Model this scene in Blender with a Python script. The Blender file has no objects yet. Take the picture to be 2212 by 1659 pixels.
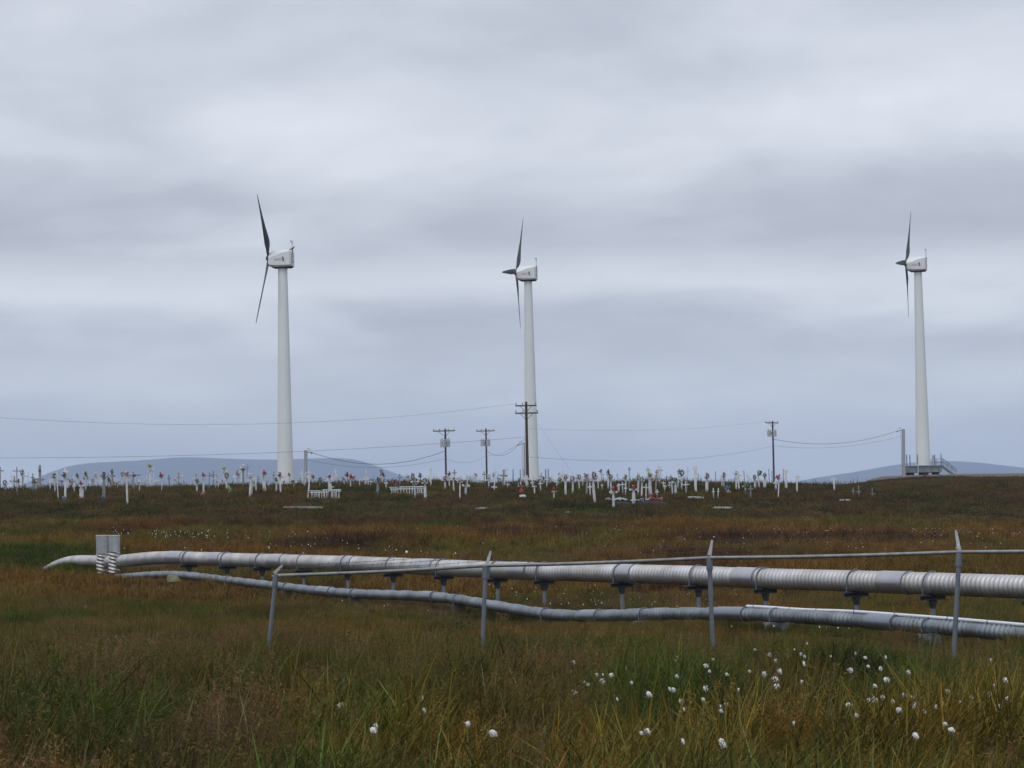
import bpy, math, random
import numpy as np
from mathutils import Vector, Matrix

rad = math.radians
scene = bpy.context.scene
C = scene.collection
rng = np.random.default_rng(7)
random.seed(7)

# ------------------------------------------------------------------ camera
# photo measured on a 2212 x 1659 grid; focal length in those pixels
PW, PH, FPX = 2212.0, 1659.0, 5500.0
HORIZON, ROLL, EYE = 1135.0, rad(1.05), 1.5
pitch = math.atan((HORIZON - PH / 2) / FPX)
_r = Vector((1, 0, 0))
_f = Vector((0, math.cos(pitch), math.sin(pitch)))
_u = _r.cross(_f)
cam_r = _r * math.cos(ROLL) - _u * math.sin(ROLL)
cam_u = _u * math.cos(ROLL) + _r * math.sin(ROLL)
cam_f = _f
CAM = Vector((0, 0, EYE))
cd = bpy.data.cameras.new('camera')
cd.sensor_width = 36.0
cd.lens = FPX / PW * 36.0
cd.clip_start, cd.clip_end = 0.5, 60000
cam = bpy.data.objects.new('camera', cd)
C.objects.link(cam)
m = Matrix((cam_r, cam_u, -cam_f)).transposed().to_4x4()
m.translation = CAM
cam.matrix_world = m
scene.camera = cam

# ------------------------------------------------------------------ world
SUN_EL, SUN_AZ = rad(58), rad(205)      # azimuth clockwise from +Y (view direction)
world = bpy.data.worlds.new('World')
scene.world = world
world.use_nodes = True
wt = world.node_tree
wt.nodes.clear()


def N(t, typ, **kw):
    n = t.nodes.new(typ)
    for k, v in kw.items():
        if k.startswith('i_'):
            n.inputs[k[2:].replace('_', ' ')].default_value = v
        else:
            setattr(n, k, v)
    return n


def MATH(t, op, a, b=None, c=None, clamp=False):
    n = t.nodes.new('ShaderNodeMath')
    n.operation = op
    n.use_clamp = clamp
    for i, v in enumerate((a, b, c)):
        if v is None:
            continue
        if isinstance(v, (int, float)):
            n.inputs[i].default_value = v
        else:
            t.links.new(v, n.inputs[i])
    return n.outputs[0]


def MIX(t, fac, a, b, mode='MIX'):
    n = t.nodes.new('ShaderNodeMix')
    n.data_type = 'RGBA'
    n.blend_type = mode
    for s, v in ((n.inputs[0], fac), (n.inputs[6], a), (n.inputs[7], b)):
        if isinstance(v, (int, float)):
            s.default_value = v
        elif isinstance(v, tuple):
            s.default_value = (*v, 1) if len(v) == 3 else v
        else:
            t.links.new(v, s)
    return n.outputs[2]


def RAMP(t, fac, stops):
    n = t.nodes.new('ShaderNodeValToRGB')
    cr = n.color_ramp
    while len(cr.elements) < len(stops):
        cr.elements.new(0.5)
    for e, (p, c) in zip(cr.elements, stops):
        e.position = p
        e.color = (*c, 1) if len(c) == 3 else c
    t.links.new(fac, n.inputs[0])
    return n.outputs[0]


def NOISE(t, vec, scale, detail=4, rough=0.5, dist=0.0):
    n = t.nodes.new('ShaderNodeTexNoise')
    n.inputs['Scale'].default_value = scale
    n.inputs['Detail'].default_value = detail
    n.inputs['Roughness'].default_value = rough
    n.inputs['Distortion'].default_value = dist
    if vec is not None:
        t.links.new(vec, n.inputs['Vector'])
    return n.outputs[0]


tc = N(wt, 'ShaderNodeTexCoord')
sp = N(wt, 'ShaderNodeSeparateXYZ')
wt.links.new(tc.outputs['Generated'], sp.inputs[0])
zc = MATH(wt, 'MAXIMUM', sp.outputs[2], 0.0)
inv = MATH(wt, 'DIVIDE', 1.0, MATH(wt, 'ADD', zc, 0.22))
cb = N(wt, 'ShaderNodeCombineXYZ')
wt.links.new(MATH(wt, 'MULTIPLY', sp.outputs[0], inv), cb.inputs[0])
wt.links.new(MATH(wt, 'MULTIPLY', sp.outputs[1], inv), cb.inputs[1])
cb.inputs[2].default_value = 3.7
big = NOISE(wt, cb.outputs[0], 1.75, 4, 0.5, 0.35)
fine = NOISE(wt, cb.outputs[0], 5.5, 6, 0.58)
deck = MATH(wt, 'ADD', MATH(wt, 'MULTIPLY', big, 0.82), MATH(wt, 'MULTIPLY', fine, 0.18))
# stratus seen towards the horizon lies in level layers
zw = MATH(wt, 'ADD', zc, MATH(wt, 'MULTIPLY', MATH(wt, 'SUBTRACT', big, 0.5), 0.05))
layer = RAMP(wt, zw, [(0.0, (.5,) * 3), (0.02, (.55,) * 3), (0.045, (.50,) * 3), (0.058, (.57,) * 3), (0.070, (.42,) * 3), (0.080, (.56,) * 3), (0.092, (.78,) * 3),
                      (0.102, (.60,) * 3), (0.114, (.36,) * 3), (0.130, (.42,) * 3), (0.150, (.60,) * 3), (0.170, (.60,) * 3), (0.205, (.48,) * 3), (0.4, (.5,) * 3)])
val = MATH(wt, 'ADD', MATH(wt, 'MULTIPLY_ADD', deck, 1.25, -0.12), MATH(wt, 'MULTIPLY', MATH(wt, 'SUBTRACT', layer, 0.5), 0.85))
cloud = RAMP(wt, val, [(0.26, (.402, .414, .474)), (0.44, (.498, .522, .586)), (0.58, (.630, .658, .718)), (0.76, (.775, .800, .846))])
# thin blue air low down, brighter overcast towards the zenith
low = RAMP(wt, zc, [(0.0, (.62,) * 3), (0.05, (.45,) * 3), (0.10, (0,) * 3)])
cloud = MIX(wt, MATH(wt, 'MULTIPLY', low, 0.9), cloud, (.70, .77, .84))
lift = MATH(wt, 'ADD', 1.0, MATH(wt, 'MULTIPLY', zc, 0.9))
cl = N(wt, 'ShaderNodeVectorMath', operation='SCALE')
wt.links.new(cloud, cl.inputs[0])
wt.links.new(lift, cl.inputs['Scale'])
sky = N(wt, 'ShaderNodeTexSky', sky_type='NISHITA', sun_disc=False, sun_elevation=SUN_EL, sun_rotation=SUN_AZ)
bg1 = N(wt, 'ShaderNodeBackground')
bg1.inputs[1].default_value = 0.08
wt.links.new(sky.outputs[0], bg1.inputs[0])
bg2 = N(wt, 'ShaderNodeBackground')
bg2.inputs[1].default_value = 1.0
wt.links.new(cl.outputs[0], bg2.inputs[0])
mx = N(wt, 'ShaderNodeMixShader')
mx.inputs[0].default_value = 0.93
wt.links.new(bg1.outputs[0], mx.inputs[1])
wt.links.new(bg2.outputs[0], mx.inputs[2])
wo = N(wt, 'ShaderNodeOutputWorld')
wt.links.new(mx.outputs[0], wo.inputs[0])

sd = bpy.data.lights.new('sun', 'SUN')
sd.energy, sd.angle, sd.color = 1.2, rad(16), (1.0, 0.965, 0.92)
sun = bpy.data.objects.new('sun', sd)
C.objects.link(sun)
_sv = Vector((math.sin(SUN_AZ) * math.cos(SUN_EL), math.cos(SUN_AZ) * math.cos(SUN_EL), math.sin(SUN_EL)))
sun.rotation_euler = _sv.to_track_quat('Z', 'Y').to_euler()

vs = scene.view_settings
vs.view_transform, vs.look, vs.exposure, vs.gamma, vs.use_curve_mapping = 'Standard', 'None', 0.0, 1.0, False
cy = scene.cycles
cy.use_denoising = True
cy.max_bounces, cy.diffuse_bounces, cy.glossy_bounces, cy.transmission_bounces, cy.volume_bounces = 5, 2, 2, 3, 1
cy.use_adaptive_sampling = True
cy.adaptive_threshold = 0.015

# ------------------------------------------------------------------ pixels to places
NAT = 3488 / PW          # native photo pixels per grid pixel


def ray(x, y):
    return cam_r * ((x - PW / 2) / FPX) - cam_u * ((y - PH / 2) / FPX) + cam_f


def at(x, y, D):
    d = ray(x, y)
    return CAM + d * (D / d.y)


def to_px(p):
    v = Vector(p) - CAM
    k = FPX / v.dot(cam_f)
    return PW / 2 + v.dot(cam_r) * k, PH / 2 - v.dot(cam_u) * k


# ------------------------------------------------------------------ ground height
def _hash(ix, iy, s):
    h = (ix.astype(np.int64) * 374761393 + iy.astype(np.int64) * 668265263 + s * 982451653) & 0xFFFFFFFF
    h = ((h ^ (h >> 13)) * 1274126177) & 0xFFFFFFFF
    return ((h ^ (h >> 16)) & 0xFFFF) / 65535.0


def vnoise(x, y, s=0):
    x, y = np.asarray(x, float), np.asarray(y, float)
    ix, iy = np.floor(x), np.floor(y)
    fx, fy = x - ix, y - iy
    fx, fy = fx * fx * (3 - 2 * fx), fy * fy * (3 - 2 * fy)
    a, b = _hash(ix, iy, s), _hash(ix + 1, iy, s)
    c, d = _hash(ix, iy + 1, s), _hash(ix + 1, iy + 1, s)
    return (a + (b - a) * fx) * (1 - fy) + (c + (d - c) * fx) * fy


def fbm(x, y, s=0, o=4):
    t, amp, tot = 0, 1.0, 0
    for i in range(o):
        t = t + amp * vnoise(np.asarray(x) * 2 ** i, np.asarray(y) * 2 ** i, s + i * 17)
        tot += amp
        amp *= 0.5
    return t / tot


def _table(pts, sig):
    ys = np.arange(-60, 900, 1.0)
    z = np.interp(ys, [p[0] for p in pts], [p[1] for p in pts])
    k = np.exp(-0.5 * (np.arange(-4 * sig, 4 * sig + 1) / sig) ** 2)
    zp = np.pad(z, len(k) // 2, mode='edge')
    return ys, np.convolve(zp, k / k.sum(), 'valid')


_near = [(-60, 0), (15, 0), (28, -.12), (35, -.32), (42, -.55), (50, -.70), (58, -.74), (68, -.62), (78, -.38), (85, -.15),
         (92, .22), (110, .7), (130, 1.15), (150, 1.6), (165, 2.1), (180, 2.75)]
TL = _table(_near + [(205, 4.1), (230, 5.05), (245, 5.2), (262, 4.9), (300, 4.1), (343, 2.6), (500, 1.5), (900, 0)], 5)
TR = _table(_near + [(205, 3.9), (230, 4.6), (265, 5.45), (300, 6.4), (360, 7.8), (405, 9.2), (440, 9.4), (520, 7), (900, 0)], 5)


def sstep(a, b, x):
    t = np.clip((x - a) / (b - a), 0, 1)
    return t * t * (3 - 2 * t)


LOW_PATH = None      # filled when the lower pipe is laid out


def ground0(x, y):
    x, y = np.asarray(x, float), np.asarray(y, float)
    col = x / np.maximum(y, 5) * FPX + PW / 2
    w = sstep(1350, 2050, col)
    z = np.interp(y, *TL) * (1 - w) + np.interp(y, *TR) * w
    z = z + 4.7 * np.exp(-(((x - 3) / 34) ** 2 + ((y - 412) / 40) ** 2))
    z = z + .42 * np.exp(-(((x + 15.6) / 2.0) ** 2 + ((y - 90.2) / 1.3) ** 2))
    z = z + .26 * np.exp(-(((x + 13.9) / 1.5) ** 2 + ((y - 86.5) / 1.1) ** 2))
    z = z - .55 * (1 - sstep(0, 900, col)) * sstep(185, 225, y) * (1 - sstep(300, 340, y))
    z = z - 0.0183 * np.clip(x, -200, 200) * (1 - sstep(500, 900, y))
    return z


def ground(x, y):
    x, y = np.asarray(x, float), np.asarray(y, float)
    shape = np.broadcast(x, y).shape
    x, y = np.broadcast_to(x, shape).ravel(), np.broadcast_to(y, shape).ravel()
    z = ground0(x, y)
    if LOW_PATH is not None:
        m = (y > 26) & (y < 105)
        if m.any():
            d2 = (x[m, None] - LOW_PATH[None, :, 0]) ** 2 + (y[m, None] - LOW_PATH[None, :, 1]) ** 2
            w = np.exp(-d2 / (2 * 2.2 ** 2))
            k = d2.argmin(1)
            z = z.copy()
            z[m] += LOW_PATH[k, 3] * np.exp(-d2.min(1) / (2 * 3.0 ** 2))
    fade = 1 - sstep(350, 600, y)
    rel = (fbm(x / 1.7, y / 1.7, 3, 3) - .5) * 0.16 * (1 - .5 * sstep(30, 60, y))
    rel = rel + (fbm(x / 7, y / 9, 11, 3) - .5) * (.22 + .45 * sstep(110, 170, y) - .40 * sstep(250, 290, y))
    z = z + rel * fade
    return z.reshape(shape)


def gz(x, y):
    return float(ground(np.array([x]), np.array([y]))[0])


def hit(x, y, lift=0.0, d0=9.0, d1=500.0):
    """distance at which the view ray through a pixel meets the ground (raised by lift)"""
    d = ray(x, y)
    Ds = np.concatenate([np.arange(d0, 60, .2), np.arange(60, d1, .5)])
    X, Z = CAM.x + d.x / d.y * Ds, CAM.z + d.z / d.y * Ds
    s = Z - ground(X, Ds) - lift
    k = np.nonzero(s <= 0)[0]
    return float(Ds[k[0]]) if len(k) else None


# ------------------------------------------------------------------ mesh helper
class MB:
    def __init__(self):
        self.v, self.f, self.mi = [], [], []
        self.cur = 0

    def add(self, vs, fs):
        o = len(self.v)
        self.v.extend([tuple(p) for p in vs])
        for f in fs:
            self.f.append(tuple(i + o for i in f))
            self.mi.append(self.cur)
        return self

    def box(self, c, s, rot=None, taper=1.0):
        c = Vector(c)
        vs = []
        for dz in (-.5, .5):
            k = taper if dz > 0 else 1.0
            for dx, dy in ((-.5, -.5), (.5, -.5), (.5, .5), (-.5, .5)):
                p = Vector((dx * s[0] * k, dy * s[1] * k, dz * s[2]))
                if rot is not None:
                    p = rot @ p
                vs.append(c + p)
        return self.add(vs, [(3, 2, 1, 0), (4, 5, 6, 7), (0, 1, 5, 4), (1, 2, 6, 5), (2, 3, 7, 6), (3, 0, 4, 7)])

    def tube(self, path, r, n=8, cap=True):
        path = [Vector(p) for p in path]
        rs = r if isinstance(r, (list, tuple)) else [r] * len(path)
        ref = None
        vs, fs = [], []
        for i, p in enumerate(path):
            t = (path[min(i + 1, len(path) - 1)] - path[max(i - 1, 0)]).normalized()
            if ref is None:
                ref = Vector((0, 0, 1)) if abs(t.z) < .9 else Vector((0, 1, 0))
            a = t.cross(ref).normalized()
            b = a.cross(t).normalized()
            ref = b
            for j in range(n):
                q = 2 * math.pi * (j + .5) / n
                vs.append(p + a * (math.cos(q) * rs[i]) + b * (math.sin(q) * rs[i]))
        L = len(path)
        for i in range(L - 1):
            for j in range(n):
                k = (j + 1) % n
                fs.append((i * n + j, i * n + k, (i + 1) * n + k, (i + 1) * n + j))
        if cap:
            o = len(vs)
            vs += vs[:n] + vs[(L - 1) * n:L * n]
            fs.append(tuple(o + j for j in range(n - 1, -1, -1)))
            fs.append(tuple(o + n + j for j in range(n)))
        return self.add(vs, fs)

    def loft(self, rings, cap=True):
        n = len(rings[0])
        vs = [p for r in rings for p in r]
        fs = []
        for i in range(len(rings) - 1):
            for j in range(n):
                k = (j + 1) % n
                fs.append((i * n + j, i * n + k, (i + 1) * n + k, (i + 1) * n + j))
        if cap:
            fs.append(tuple(range(n - 1, -1, -1)))
            fs.append(tuple((len(rings) - 1) * n + j for j in range(n)))
        return self.add(vs, fs)

    def blob(self, c, s, n=6, m=4, jit=0.0, rnd=random):
        c = Vector(c)
        vs = [c + Vector((0, 0, s[2]))]
        for i in range(1, m):
            a = math.pi * i / m
            for j in range(n):
                b = 2 * math.pi * j / n
                k = 1 + rnd.uniform(-jit, jit)
                vs.append(c + Vector((math.sin(a) * math.cos(b) * s[0] * k, math.sin(a) * math.sin(b) * s[1] * k, math.cos(a) * s[2] * k)))
        vs.append(c - Vector((0, 0, s[2])))
        fs = []
        for j in range(n):
            k = (j + 1) % n
            fs.append((0, 1 + j, 1 + k))
            for i in range(m - 2):
                o = 1 + i * n
                fs.append((o + j, o + n + j, o + n + k, o + k))
            o = 1 + (m - 2) * n
            fs.append((o + j, len(vs) - 1, o + k))
        return self.add(vs, fs)

    def mesh(self, name, mats, smooth=False):
        me = bpy.data.meshes.new(name)
        me.from_pydata(self.v, [], self.f)
        for mt in (mats if isinstance(mats, (list, tuple)) else [mats]):
            me.materials.append(mt)
        if any(self.mi):
            me.polygons.foreach_set('material_index', self.mi)
        if smooth:
            me.polygons.foreach_set('use_smooth', [True] * len(me.polygons))
        me.update()
        return me

    def build(self, name, mats, parent=None, smooth=False):
        return obj(name, self.mesh(name, mats, smooth), parent)


def obj(name, me, parent=None, loc=None):
    o = bpy.data.objects.new(name, me)
    C.objects.link(o)
    if parent is not None:
        o.parent = parent
    if loc is not None:
        o.location = loc
    return o


def tag(o, label=None, cat=None, group=None, kind=None):
    for k, v in (('label', label), ('category', cat), ('group', group), ('kind', kind)):
        if v:
            o[k] = v
    return o


def thing(name, label, cat, loc=(0, 0, 0), rz=0.0, group=None):
    o = obj(name, None, None, loc)
    o.empty_display_size = 0.2
    o.rotation_euler = (0, 0, rz)
    return tag(o, label, cat, group)


# ------------------------------------------------------------------ materials
def mat(name, base, rough=0.7, metal=0.0, var=0.25, scale=4.0, tint=None, bump=0.0, bscale=30.0, stretch=None, spec=0.4):
    m = bpy.data.materials.new(name)
    m.use_nodes = True
    t = m.node_tree
    b = t.nodes['Principled BSDF']
    b.inputs['Roughness'].default_value = rough
    b.inputs['Metallic'].default_value = metal
    b.inputs['Specular IOR Level'].default_value = spec
    tcn = N(t, 'ShaderNodeTexCoord')
    vec = tcn.outputs['Object']
    if stretch:
        mp = N(t, 'ShaderNodeMapping')
        mp.inputs['Scale'].default_value = stretch
        t.links.new(vec, mp.inputs[0])
        vec = mp.outputs[0]
    n = NOISE(t, vec, scale, 6, 0.62)
    k = RAMP(t, n, [(0.3, (0,) * 3), (0.7, (1,) * 3)])
    dark = tint if tint else tuple(c * (1 - var) for c in base)
    col = MIX(t, k, dark, base)
    t.links.new(col, b.inputs['Base Color'])
    if bump:
        bn = N(t, 'ShaderNodeBump')
        bn.inputs['Strength'].default_value = bump
        bn.inputs['Distance'].default_value = 0.02
        t.links.new(NOISE(t, vec, bscale, 4), bn.inputs['Height'])
        t.links.new(bn.outputs[0], b.inputs['Normal'])
    return m


M = {}
M['tower'] = mat('tower_paint', (.70, .74, .74), .5, var=.08, scale=.8, stretch=(1, 1, .18))
M['nacelle'] = mat('nacelle_shell', (.70, .73, .73), .5, var=.06, scale=1.2)
M['dark_plate'] = mat('dark_steel', (.06, .065, .07), .6, .3)
M['blade'] = mat('blade_black', (.055, .058, .068), .5, var=.3, scale=1.0)
M['letter'] = mat('letter_grey', (.09, .12, .16), .6, var=.05)
M['emblem'] = mat('emblem_blue', (.03, .075, .17), .6, var=.05)
M['hoist'] = mat('hoist_red', (.22, .08, .07), .7)
M['galv'] = mat('galvanised', (.46, .48, .50), .45, .7, var=.25, scale=9, bump=.05)
M['post'] = mat('galvanised_post', (.185, .21, .235), .55, .5, var=.25, scale=14, stretch=(1, 1, .3))
M['rail'] = mat('weathered_rail', (.29, .30, .295), .55, .5, var=.45, scale=10)
M['wire'] = mat('wire', (.06, .065, .075), .6, .4)
M['barb'] = mat('barbed_wire', (.10, .095, .09), .7, .4)
M['pipe_hi'] = mat('aluminium_jacket', (.58, .58, .575), .50, .78, tint=(.34, .33, .315), scale=1.6, bump=.06)
M['collar_hi'] = mat('collar_band', (.50, .50, .52), .38, .85, var=.2, scale=3)
M['pipe_lo'] = mat('galvanised_jacket', (.27, .30, .325), .48, .75, var=.45, scale=2.0, bump=.03)
M['collar_lo'] = mat('collar_galvanised', (.28, .31, .35), .40, .85, var=.25, scale=3)
M['strap'] = mat('strap_steel', (.14, .165, .20), .75, .2, var=.3, scale=8)
M['saddle'] = mat('saddle_steel', (.06, .07, .08), .7, .2, var=.4, scale=8)
M['pile'] = mat('pile_steel', (.22, .25, .28), .6, .3, var=.4, scale=6)
M['conduit'] = mat('white_conduit', (.68, .72, .78), .45, .1, var=.15, scale=5)
M['wood_pole'] = mat('creosoted_wood', (.075, .055, .045), .85, var=.45, scale=6, stretch=(4, 4, .4), bump=.2)
M['wood_arm'] = mat('weathered_arm', (.085, .07, .065), .85, var=.4, scale=6)
M['xfmr'] = mat('transformer_grey', (.42, .46, .48), .5, .1, var=.15)
M['ceramic'] = mat('insulator', (.22, .2, .2), .35)
M['beam'] = mat('platform_steel', (.23, .28, .29), .6, .3, var=.4, scale=1.4)
M['rust'] = mat('footing_rust', (.045, .028, .024), .85, var=.5)
M['deck'] = mat('dark_deck', (.10, .11, .11), .7, .2)
M['white_wood'] = mat('white_painted_wood', (.74, .77, .79), .7, tint=(.42, .44, .45), scale=5, stretch=(2, 2, .5))
M['grey_wood'] = mat('weathered_grey_wood', (.30, .31, .32), .85, tint=(.17, .18, .19), scale=6, stretch=(3, 3, .4))
M['pale_wood'] = mat('pale_board', (.30, .30, .25), .85, tint=(.18, .18, .14), scale=4)
M['yellow_wood'] = mat('yellowed_timber', (.36, .36, .22), .8, tint=(.22, .22, .13), scale=5)
M['dark_wood'] = mat('dark_timber', (.06, .055, .05), .9, var=.4)
M['concrete'] = mat('concrete', (.25, .27, .27), .9, var=.35, scale=7, bump=.15)
M['soil'] = mat('dark_soil', (.035, .028, .022), .95, var=.4, scale=3, bump=.3)
M['leafy'] = mat('artificial_leaves', (.05, .085, .05), .7, var=.4, scale=9)
M['stem'] = mat('grass_stem', (.13, .12, .05), .8)
M['cotton'] = mat('cotton_white', (.72, .72, .69), .95, var=.08)
M['bark'] = mat('bark', (.09, .07, .055), .9)
for k, c in {'red': (.40, .035, .06), 'pink': (.55, .20, .28), 'blue': (.13, .26, .46), 'yellow': (.5, .42, .10), 'white': (.75, .75, .75),
             'dark': (.15, .10, .10), 'green': (.16, .24, .12), 'lime': (.35, .45, .08)}.items():
    M['f_' + k] = mat('petal_' + k, c, .8, var=.35, scale=20)


def leaf_material(name, colour_from_instance=True, base=(.06, .08, .02)):
    m = bpy.data.materials.new(name)
    m.use_nodes = True
    t = m.node_tree
    b = t.nodes['Principled BSDF']
    b.inputs['Roughness'].default_value = .75
    b.inputs['Specular IOR Level'].default_value = .15
    if colour_from_instance:
        a = N(t, 'ShaderNodeAttribute', attribute_type='INSTANCER', attribute_name='col')
        v = N(t, 'ShaderNodeAttribute', attribute_type='GEOMETRY', attribute_name='tint')
        col = MIX(t, 1.0, a.outputs['Color'], v.outputs['Color'], 'MULTIPLY')
    else:
        v = N(t, 'ShaderNodeAttribute', attribute_type='GEOMETRY', attribute_name='tint')
        col = MIX(t, 1.0, base, v.outputs['Color'], 'MULTIPLY')
    t.links.new(col, b.inputs['Base Color'])
    tr = N(t, 'ShaderNodeBsdfTranslucent')
    t.links.new(col, tr.inputs[0])
    ms = N(t, 'ShaderNodeMixShader')
    ms.inputs[0].default_value = .28
    t.links.new(b.outputs[0], ms.inputs[1])
    t.links.new(tr.outputs[0], ms.inputs[2])
    t.links.new(ms.outputs[0], t.nodes['Material Output'].inputs[0])
    return m


M['grass'] = leaf_material('grass_blades')
M['bush'] = leaf_material('bush_leaves', False, (.075, .10, .035))


def ground_material():
    m = bpy.data.materials.new('tundra_ground')
    m.use_nodes = True
    t = m.node_tree
    b = t.nodes['Principled BSDF']
    b.inputs['Roughness'].default_value = .95
    b.inputs['Specular IOR Level'].default_value = .1
    g = N(t, 'ShaderNodeNewGeometry')
    v = g.outputs['Position']
    n1 = NOISE(t, v, .22, 6, .6)
    n2 = NOISE(t, v, 2.3, 6, .65)
    mixn = MATH(t, 'ADD', MATH(t, 'MULTIPLY', n1, .55), MATH(t, 'MULTIPLY', n2, .45))
    col = RAMP(t, mixn, [(.32, (.016, .014, .008)), (.45, (.034, .028, .011)), (.55, (.052, .034, .013)), (.68, (.070, .050, .020))])
    t.links.new(col, b.inputs['Base Color'])
    bn = N(t, 'ShaderNodeBump')
    bn.inputs['Strength'].default_value = .8
    bn.inputs['Distance'].default_value = .12
    t.links.new(n2, bn.inputs['Height'])
    t.links.new(bn.outputs[0], b.inputs['Normal'])
    return m


M['ground'] = ground_material()
M['hill'] = mat('hill_tundra', (.07, .07, .06), .95, var=.4, scale=.0016)
M['gravel'] = mat('gravel', (.13, .12, .105), .95, var=.45, scale=1.8, bump=.4, bscale=5)

# ------------------------------------------------------------------ pipe centre lines (from the photograph)
def line_D(x, a, b):
    (x0, i0), (x1, i1) = a, b
    return 1.0 / (i0 + (x - x0) * (i1 - i0) / (x1 - x0))


def up_D(x):
    return line_D(x, (402, .01235), (2212, .0222))


def lo_D(x):
    return line_D(x, (402, .0128), (2212, .0267))


def smooth_path(pts, dist, n=720, sig=7, step=None):
    xs = np.linspace(pts[0][0], pts[-1][0], n)
    ys = np.interp(xs, [p[0] for p in pts], [p[1] for p in pts])
    k = np.exp(-.5 * (np.arange(-3 * sig, 3 * sig + 1) / sig) ** 2)
    k /= k.sum()
    pad = 3 * sig
    lead = 2 * ys[0] - ys[pad:0:-1]
    tail = 2 * ys[-1] - ys[-2:-pad - 2:-1]
    ys = np.convolve(np.concatenate([lead, ys, tail]), k, 'valid')
    P = np.array([at(x, y, dist(x)) for x, y in zip(xs, ys)])
    s = np.concatenate([[0], np.cumsum(np.linalg.norm(np.diff(P, axis=0), axis=1))])
    return xs, P, s


UP_R, LO_R = 0.195, 0.108
up_pts = [(97, 1238), (108, 1225), (121, 1215), (150, 1210), (190, 1211), (225, 1215), (262, 1213), (300, 1207), (347, 1203), (402, 1205.5), (560, 1211),
          (650, 1214), (745, 1217), (843, 1221), (952, 1226), (1068, 1231), (1169, 1234.5), (1337, 1239), (1502, 1243), (1647, 1249.5),
          (1843, 1255), (2008, 1260.5), (2212, 1268), (2420, 1276), (3200, 1306)]
lo_pts = [(150, 1251.5), (205, 1250), (262, 1247.5), (320, 1242), (370, 1240), (420, 1244), (471, 1251.5), (584, 1264.5), (660, 1274), (761, 1283),
          (869, 1286), (936, 1288.5), (978, 1293), (1055, 1306.5), (1175, 1327), (1240, 1331), (1293, 1331), (1394, 1327), (1479, 1325.5),
          (1582, 1326), (1669, 1328.5), (1772, 1334.5), (1896, 1343.5), (2003, 1352), (2115, 1362), (2212, 1371), (2420, 1390), (3200, 1450)]
UPX, UPP, UPS = smooth_path(up_pts, up_D)
LOX, LOP, LOS = smooth_path(lo_pts, lo_D)
_sub = LOP[::4]
_want = _sub[:, 2] - LO_R - 0.20
_want = np.where(LOX[::4] < 262, _sub[:, 2] + .04, _want)
_c = _want - ground0(_sub[:, 0], _sub[:, 1])
LOW_PATH = np.column_stack([_sub, np.clip(_c, -.6, .6)])

# ------------------------------------------------------------------ ground sheet
ys = np.concatenate([np.linspace(-40, 6, 14), np.arange(7, 70, .5), np.arange(70, 270, 1.25), np.arange(270, 480, 4.0),
                     np.geomspace(482, 15500, 26)])
uc = np.linspace(-1, 1, 191)
uc = np.concatenate([[-60, -20, -8, -4, -2, -1.4], uc, [1.4, 2, 4, 8, 20, 60]])
hw = np.maximum(14, .30 * ys + 10)
hw = np.where(ys > 480, .9 * ys, hw)
X = uc[None, :] * hw[:, None]
X = np.clip(X, -25800, 25800) + np.arange(len(uc))[None, :] * 1e-3
Y = np.broadcast_to(ys[:, None], X.shape)
Z = ground(X, Y)
ny, nx = X.shape
idx = np.arange(ny * nx).reshape(ny, nx)
fc = np.stack([idx[:-1, :-1], idx[:-1, 1:], idx[1:, 1:], idx[1:, :-1]], -1).reshape(-1, 4)
me = bpy.data.meshes.new('ground')
me.from_pydata(np.stack([X, Y, Z], -1).reshape(-1, 3).tolist(), [], fc.tolist())
me.polygons.foreach_set('use_smooth', [True] * len(me.polygons))
me.materials.append(M['ground'])
tag(obj('ground', me), kind='structure')


# far hills, about fourteen kilometres off
def hill(name, prof, D, depth):
    px = np.linspace(prof[0][0], prof[-1][0], 120)
    py = np.interp(px, [p[0] for p in prof], [p[1] for p in prof])
    k = np.ones(5) / 5
    py = np.convolve(np.pad(py, 2, mode='edge'), k, 'valid')
    top = [at(a, b, D) for a, b in zip(px, py)]
    ts = np.linspace(-1, 1, 25)
    vs = []
    for t in ts:
        sh = math.cos(t * math.pi / 2) ** 1.5
        for i, p in enumerate(top):
            h = max(p.z, 2.0)
            nz = (fbm(np.array([p.x / 900.]), np.array([t * depth / 900.]), 5, 4)[0] - .5)
            vs.append((p.x, D + t * depth, -6 + (h + 6) * sh * (1 + (nz * .5 * (1 - sh) if t else 0))))
    n = len(top)
    fs = [(r * n + i, r * n + i + 1, (r + 1) * n + i + 1, (r + 1) * n + i) for r in range(len(ts) - 1) for i in range(n - 1)]
    tag(MB().add(vs, fs).build(name, M['hill'], smooth=True), kind='structure')


hill('hill', [(-420, 1165), (-200, 1130), (20, 1060), (80, 1036), (130, 1012), (175, 1001), (250, 997), (330, 993), (360, 989), (400, 987), (480, 990),
              (560, 993), (640, 992), (700, 989), (765, 990), (790, 997), (830, 1014), (870, 1028), (930, 1045), (1040, 1080), (1200, 1120), (1400, 1150)], 14000, 1300)
hill('hill', [(1300, 1140), (1560, 1085), (1700, 1046), (1760, 1032), (1850, 1019), (1920, 1006), (1980, 998), (2020, 995), (2070, 996), (2120, 1000),
              (2170, 1006), (2212, 1011), (2320, 1026), (2480, 1060), (2800, 1130)], 14300, 1300)


# ------------------------------------------------------------------ pipelines
def path_at(P, S, s):
    return np.array([np.interp(s, S, P[:, i]) for i in range(3)]).T


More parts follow.
